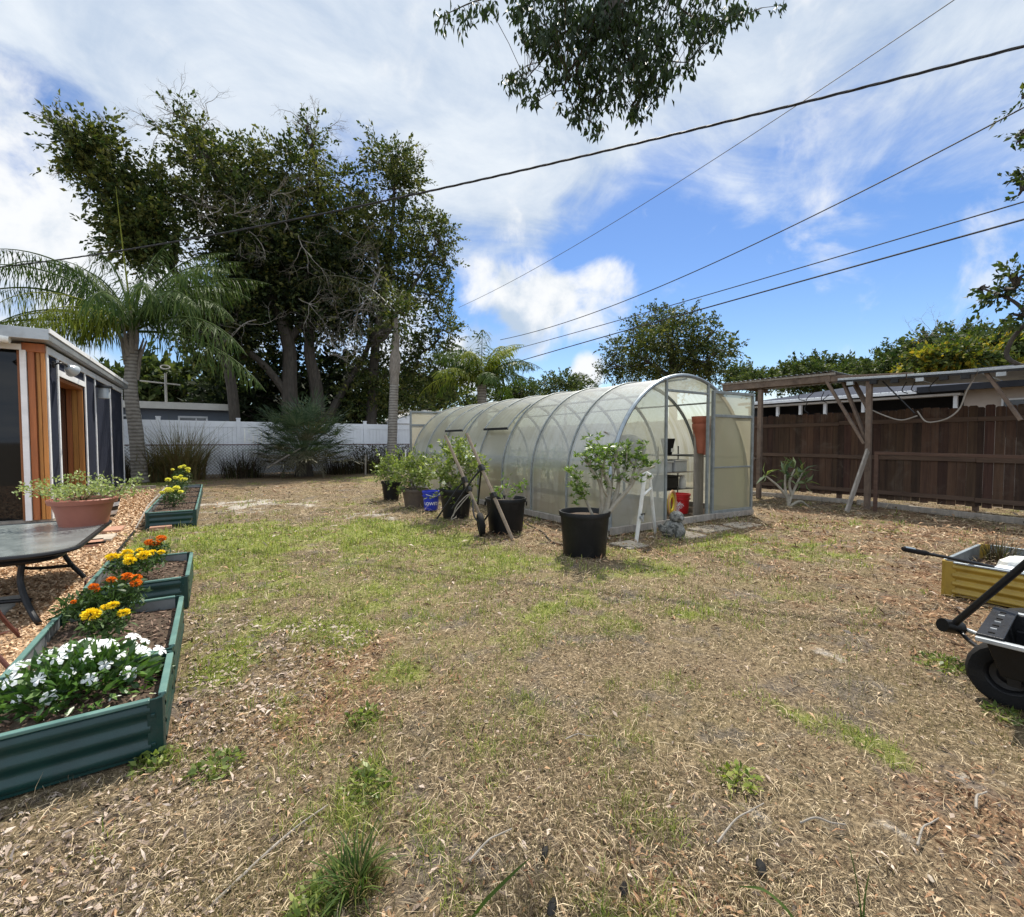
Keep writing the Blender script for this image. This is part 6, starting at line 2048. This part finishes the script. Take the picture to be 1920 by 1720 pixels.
lm.build('trunk', 'bark', ov, smooth=True)


# ------------------------------------------------------------------ overhead wires
def wire(label, pix, A, B, r, twist=False, mat='cable', name='power_line', group='overhead lines'):
    """points of the line lie in the vertical plane through plan points A and B"""
    A, B = Vector((*A, 0)), Vector((*B, 0))
    d = B - A
    nrm = Vector((d.y, -d.x, 0))
    P = []
    for x, y in pix:
        rr = Vector(ray(x, y))
        t = (A - Vector((0, 0, CAM_H))).dot(nrm) / rr.dot(nrm)
        P.append(Vector((0, 0, CAM_H)) + rr * t)
    ss = np.array([(p - A).dot(d) / d.length for p in P])
    co = np.polyfit(ss, [p.z for p in P], min(2, len(P) - 1))
    k = 160 if twist else 60
    sv = np.linspace(ss.min(), ss.max(), k)
    C = [A + d.normalized() * float(s_) + Vector((0, 0, float(np.polyval(co, s_)))) for s_ in sv]
    r_ = thing(name, label, 'cable', C[0], group)
    if twist:
        L = sum((C[i + 1] - C[i]).length for i in range(k - 1))
        for j in range(3):
            Q = []
            for i, p in enumerate(C):
                tn = (C[min(i + 1, k - 1)] - C[max(i - 1, 0)]).normalized()
                u = tn.cross(Vector((0, 0, 1))).normalized()
                w = u.cross(tn)
                a = 2 * math.pi * (i / k * L / 1.15 + j / 3)
                Q.append(p + (u * math.cos(a) + w * math.sin(a)) * .0115)
            MB().tube(Q, .0105, 6).build('strand', mat, r_, smooth=True)
    else:
        MB().tube(C, r, 6).build('strand', mat, r_, smooth=True)
    return r_, C


c0, c1 = atD(-60, 508, 15), atD(1990, 60, 6.0)
wire('thick twisted black service cable sagging across the whole yard', [(-60, 508), (0, 500), (240, 470), (470, 424), (730, 374), (1000, 318), (1240, 258), (1500, 197), (1800, 120), (1920, 88), (1990, 62)], (c0.x, c0.y), (c1.x, c1.y), .02, True)
wire('thinnest straight wire climbing steeply to the top right', [(860, 577), (1180, 397), (1500, 200), (1790, 0), (1900, -80)], (15, 45), (15, 2), .012, mat='cable_grey')
wire('upper one of three parallel wires crossing the blue sky', [(938, 638), (1220, 540), (1430, 455), (1700, 325), (1910, 207), (2000, 150)], (15, 45), (15, 2), .017)
_, C4 = wire('middle one of three parallel wires crossing the blue sky', [(948, 660), (1200, 588), (1460, 515), (1700, 448), (1908, 381), (2000, 352)], (15, 45), (15, 2), .016)
wire('lowest and thickest of three parallel wires crossing the blue sky', [(965, 680), (1230, 604), (1500, 527), (1750, 462), (1920, 411), (2000, 388)], (15, 45), (15, 2), .022)

# ------------------------------------------------------------------ ground litter and grass
def blocked(x, y, pad=0.0):
    b = (x < -1.0 - .02 * np.maximum(y - 9, 0)) & (y < 17) & (y > .9)
    for x0, x1, y0, y1 in ((-.95, -.19, 2.5, 3.1), (-.90, -.19, 3.08, 4.17), (-.88, -.18, 4.67, 5.75), (-.96, -.22, 9.2, 14.7), (4.93, 8.72, 4.86, 13.3), (5.5, 6.9, -1.7, 1.42), (-2.4, 2, 20.9, 30)):
        b |= (x > x0 - pad) & (x < x1 + pad) & (y > y0 - pad) & (y < y1 + pad)
    for (px, py), _, rt, rb, *_r in POTS:
        c_ = g(px, py) + vd * rb
        b |= (x - c_.x) ** 2 + (y - c_.y) ** 2 < rb * rb
    for px, py, rb in ((948, 1003, .26), (1102, 1047, .265)):
        c_ = g(px, py) + vd * rb
        b |= (x - c_.x) ** 2 + (y - c_.y) ** 2 < rb * rb
    return b


def polar(n, r0=.85, r1=22.0, half=62):
    r = r0 * (r1 / r0) ** rng.random(n)
    a = YAW + rad(half) * (2 * rng.random(n) - 1)
    return r * np.sin(a), r * np.cos(a), r


def gz(x, y):
    return np.minimum((fbm(x * 1.3, y * 1.3, 4) - .62) * .05, .008)


def litter(name, n, mat, Lm, Wm, keep, lift=.012, r1=16.0):
    x, y, r = polar(n, .85, r1)
    k = keep(x, y) & ~blocked(x, y)
    x, y, r = x[k], y[k], r[k]
    n = len(x)
    s_ = np.clip(r / 3.2, .85, 3.0)
    P = np.stack([x, y, gz(x, y) + .003 + lift * rng.random(n) * s_ ** .5], 1)
    D = unitv(n) * [1, 1, .22]
    D /= np.linalg.norm(D, axis=1, keepdims=True)
    L = Lm * s_ * (.3 + 1.7 * rng.random(n) ** 2.4)
    W = Wm * s_ ** .8 * (.6 + .8 * rng.random(n))
    V, Fa = leaf_quads(P, D, unitv(n, 1.6), L, W, .15)
    return tag(np_mesh(name, V, Fa, mat), kind='stuff')


lit_m = lambda x, y: mask(x, y, LIT)
rnd = lambda x: rng.random(len(x))
litter('straw_litter', 190000, 'straw', .026, .0038, lambda x, y: rnd(x) > .7 * lush_at(x, y) + .6 * mask(x, y, SAND) + .7 * lit_m(x, y) + 1.1 * np.maximum(fbm(x * 2.2, y * 2.2, 4, 41) - .52, 0) * 3)
litter('fine_thatch', 130000, 'straw', .075, .0021, lambda x, y: rnd(x) > .75 * lush_at(x, y) + .5 * mask(x, y, SAND) + 2.4 * np.maximum(fbm(x * 1.6, y * 1.6, 4, 63) - .5, 0), .02)
litter('leaf_litter', 120000, 'straw_red', .036, .011, lambda x, y: rnd(x) < .06 + 1.0 * lit_m(x, y))
CHIPS = [(400, 1240, .5, 1.0), (360, 1330, .35, 1.0), (380, 1180, .3, .7), (330, 1420, .25, .7), (150, 1600, .35, .6), (430, 1160, .35, .5), (60, 1650, .5, .7)]
litter('bark_chips', 120000, 'chip_grey', .034, .015, lambda x, y: rnd(x) < .02 + mask(x, y, CHIPS), .01)


def path_chips(n):
    r = 3.2 * (15.0 / 3.2) ** rng.random(n)
    x = -7 + 6.0 * rng.random(n) ** .45
    y = 1.2 + (16.8 - 1.2) * rng.random(n) ** 1.4
    k = (x < -1.0 - .08 * np.maximum(y - 9, 0) / 1.0 * .7) & ~((x < -2.35) & (y > 10.5))
    x, y = x[k], y[k]
    n = len(x)
    s_ = np.clip(np.hypot(x, y) / 4.5, .8, 2.4)
    P = np.stack([x, y, .008 + .015 * rng.random(n)], 1)
    D = unitv(n) * [1, 1, .3]
    D /= np.linalg.norm(D, axis=1, keepdims=True)
    V, Fa = leaf_quads(P, D, unitv(n, 1.5), (.015 + .024 * rng.random(n)) * s_, (.008 + .010 * rng.random(n)) * s_, .12)
    o = np_mesh('path_chips', V, Fa, 'chip')
    tag(o, kind='stuff')
    x, y = -2.2 + 1.2 * rng.random(260), 4.5 + 12 * rng.random(260)
    P = np.stack([x, y, np.full(260, .022)], 1)
    V, Fa = leaf_quads(P, unitv(260) * [1, 1, .2], unitv(260, 1.5), .07, .035, .2)
    tag(np_mesh('fallen_leaves', V, Fa, 'straw_red'), kind='stuff')


path_chips(110000)


def tufts(name, n, per, mat, h, w, keep, r1=20.0, sp=.03, bend=.6):
    x, y, r = polar(n, .9, r1)
    k = keep(x, y) & ~blocked(x, y, .01)
    x, y, r = x[k], y[k], r[k]
    n = len(x)
    s_ = np.clip(r / 3.5, .8, 2.6)
    X = np.repeat(x, per) + rng.normal(size=n * per) * sp * np.repeat(s_, per)
    Y = np.repeat(y, per) + rng.normal(size=n * per) * sp * np.repeat(s_, per)
    S_ = np.repeat(s_, per)
    hh = np.repeat(.55 + .9 * rng.random(n) ** 2, per) * h * (.5 + .8 * rng.random(n * per)) * S_ ** .35
    a = rng.random(n * per) * 6.283
    V, Fa = blade_mesh(np.stack([X, Y, gz(X, Y) - .004], 1), np.stack([np.cos(a), np.sin(a)], 1), hh, w * S_ * (.7 + .6 * rng.random(n * per)), np.clip(rng.normal(bend, .35, n * per), .05, 1.25), 2)
    return tag(np_mesh(name, V, Fa, mat), kind='stuff')


tufts('green_grass', 42000, 9, 'grass_blade', .06, .0045, lambda x, y: rnd(x) < np.clip(lush_at(x, y) * 1.2 - .17, 0, 1))
tufts('dry_grass', 30000, 9, 'grass_dry', .042, .0028, lambda x, y: rnd(x) < np.clip(.22 + 1.8 * (fbm(x * 2.3, y * 2.3, 4, 9) - .42) + .4 * lush_at(x, y) - .8 * mask(x, y, SAND) - .6 * lit_m(x, y), 0, 1), bend=.5)
c = Vector((6.6, 1.15, .19))
o = grass_clump('dead_plant', 'dead brown weed standing in far corner of the yellow bed', c.x, c.y, 110, .34, .12, 'weed_dark', .008, 'weed')
o.location.z = .19
# broad-leaved weeds in small patches
for k, (px, py, r_, n, lab) in enumerate([(680, 1350, .08, 130, 'small bright weed patch in dry lawn, upper one of a pair'), (690, 1472, .10, 150, 'low leafy weed patch below the small bright one, above grass tuft'), (405, 1440, .10, 140, 'dark green weed patch right of the nearest bed corner'),
                                          (290, 1430, .08, 150, 'weed sprouting at the bottom corner of nearest green bed'), (1390, 1465, .08, 90, 'pale yellow weed rosette in the right foreground'), (1775, 1250, .16, 200, 'green weed patch left of the garden cart wheel'),
                                          (590, 1705, .07, 160, 'dark green weed at foot of foreground grass tuft'), (270, 1070, .2, 200, 'weeds along path edge behind the third bed'), (290, 1030, .16, 320, 'weedy plant at lawn edge before far bed'), (1880, 1345, .07, 90, 'small weed before the cart wheel')]):
    c = g(px, py)
    weed('weed_patch', lab, c.x, c.y, -.004, n, .05, r_, 'grass_blade' if k in (4,) else 'shrub_leaf', 'weed', 'broad leaved weeds in the lawn', .03, .55)
c = g(665, 1668)
grass_clump('grass_tuft', 'largest lawn grass tuft with broad green blades beside long stick', c.x, c.y, 80, .17, .06, 'palm_leaf', .009, 'grass tuft', 1.15)
grass_clump('grass_tuft', 'straw coloured dead base of the largest broad bladed lawn tuft', c.x + .03, c.y - .01, 220, .085, .06, 'grass_dry', .004, 'grass tuft', 1.0)


def big_blade(label, pts, w):
    P = spline([Vector(p) for p in pts], 6)
    m, k = MB(), len(P)
    vs = []
    for i, p in enumerate(P):
        d = (P[min(i + 1, k - 1)] - P[max(i - 1, 0)]).normalized()
        s_ = d.cross(Vector((.3, -.8, .5))).normalized()
        q = w * (1 - (i / (k - 1)) ** 2.5) * .5 + .0006
        vs += [p - s_ * q, p + d.cross(s_) * q * .25, p + s_ * q]
    fs = []
    for i in range(k - 1):
        fs += [(3 * i, 3 * i + 1, 3 * i + 4, 3 * i + 3), (3 * i + 1, 3 * i + 2, 3 * i + 5, 3 * i + 4)]
    o = m.add(vs, fs).build('tall_shoot', 'palm_leaf', smooth=True)
    return tag(o, label, 'grass blade', 'single broad blades in the foreground')


def lift(px, py, z):
    v = g(px, py, z)
    return v


big_blade('broad upright green blade at bottom right foreground', [g(1616, 1740, .0), g(1612, 1690, .05), g(1600, 1620, .13), g(1588, 1575, .17)], .016)
big_blade('second upright blade right against the broad one at bottom right', [g(1618, 1740, .0), g(1622, 1680, .05), g(1632, 1628, .10)], .012)
big_blade('arching green blade at the bottom edge right of centre', [g(1500, 1740, .0), g(1470, 1700, .05), g(1430, 1668, .07), g(1385, 1662, .06)], .012)
big_blade('long diagonal green blade right of the foreground tuft', [g(880, 1730, .0), g(910, 1690, .05), g(960, 1640, .09), g(995, 1608, .11)], .012)
for a_, b_, r_, lab in [((400, 1700), (615, 1515), .005, 'long pale curved stick lying left of the foreground tuft'), ((1345, 1585), (1432, 1512), .004, 'curved pale twig in the right foreground'), ((1500, 1548), (1585, 1552), .004, 'short straight pale twig in right foreground'),
                        ((1720, 1590), (1760, 1540), .004, 'forked pale twig near the right edge'), ((1060, 1390), (1120, 1385), .003, 'thin twig on dry lawn centre'), ((880, 1620), (960, 1560), .004, 'thin stick beyond the foreground tuft'), ((1830, 1520), (1850, 1490), .005, 'pale bark splinter at right foreground')]:
    A_, B_ = g(*a_) + Vector((0, 0, .010)), g(*b_) + Vector((0, 0, .012))
    P = spline([A_, A_.lerp(B_, .4) + Vector((.008, .012, .01)), A_.lerp(B_, .75) + Vector((-.01, .006, .006)), B_], 6)
    tag(MB().tube(P, taper(len(P), r_, r_ * .55), 6).build('twig', 'dead_wood', smooth=True), lab, 'twig', 'twigs on the lawn')
for px, py, r_, mat, lab in [(1427, 1628, .022, 'rubber', 'smooth black stone in the right foreground'), (1170, 1668, .018, 'rubber', 'small dark stone below centre foreground'), (1022, 1598, .016, 'rubber', 'dark pebble right of the foreground tuft'), (515, 1572, .017, 'pot_brown', 'brown lump beside the long foreground stick'),
                             (1745, 1648, .010, 'paver', 'tiny pale shell in lower right foreground'), (1035, 1702, .02, 'rubber', 'dark stone at bottom edge centre')]:
    c = g(px, py)
    m = MB().lathe([(0, -r_ * .3), (r_ * .8, -r_ * .2), (r_, r_ * .2), (r_ * .7, r_ * .6), (0, r_ * .75)], (0, 0, 0), 12, wob=lambda a, z: .12 * math.sin(2 * a + 1) + .08 * math.sin(5 * a)).xform(Matrix.Translation(c) @ Matrix.Rotation(.6, 4, 'Z') @ Matrix.Diagonal((1.35, .8, .8, 1)))
    tag(m.build('stone', mat, smooth=True), lab, 'stone', 'stones on the lawn')
n = 1100
x, y, r = polar(n, .9, 7)
k = ~blocked(x, y)
x, y, r = x[k], y[k], r[k]
m = []
n = len(x)
a = rng.random(n) * 6.283
cv = rng.normal(size=n) * 1.4
Ls = (.04 + .10 * rng.random(n) ** 2.5) * np.clip(r / 2.5, .8, 1.8)
wd = .0010 * np.clip(r / 2.0, .7, 2.0) * (.6 + .8 * rng.random(n))
seg = 4
cx_, cy_ = x.copy(), y.copy()
rows = []
z0_ = gz(x, y) + .010 + .012 * rng.random(n)
for s_ in range(seg + 1):
    aa = a + cv * s_ / seg
    nxv, nyv = -np.sin(aa), np.cos(aa)
    zz_ = z0_ + .012 * np.sin(math.pi * s_ / seg)
    rows += [np.stack([cx_ - nxv * wd, cy_ - nyv * wd, zz_], 1), np.stack([cx_ + nxv * wd, cy_ + nyv * wd, zz_ + .001], 1)]
    cx_, cy_ = cx_ + np.cos(aa) * Ls / seg, cy_ + np.sin(aa) * Ls / seg
V = np.stack(rows, 1).reshape(-1, 3)
b = (np.arange(n) * 2 * (seg + 1))
Fa = np.concatenate([np.stack([b + 2 * s_, b + 2 * s_ + 1, b + 2 * s_ + 3, b + 2 * s_ + 2], 1) for s_ in range(seg)])
tag(np_mesh('curled_stalks', V, Fa, 'straw'), kind='stuff')
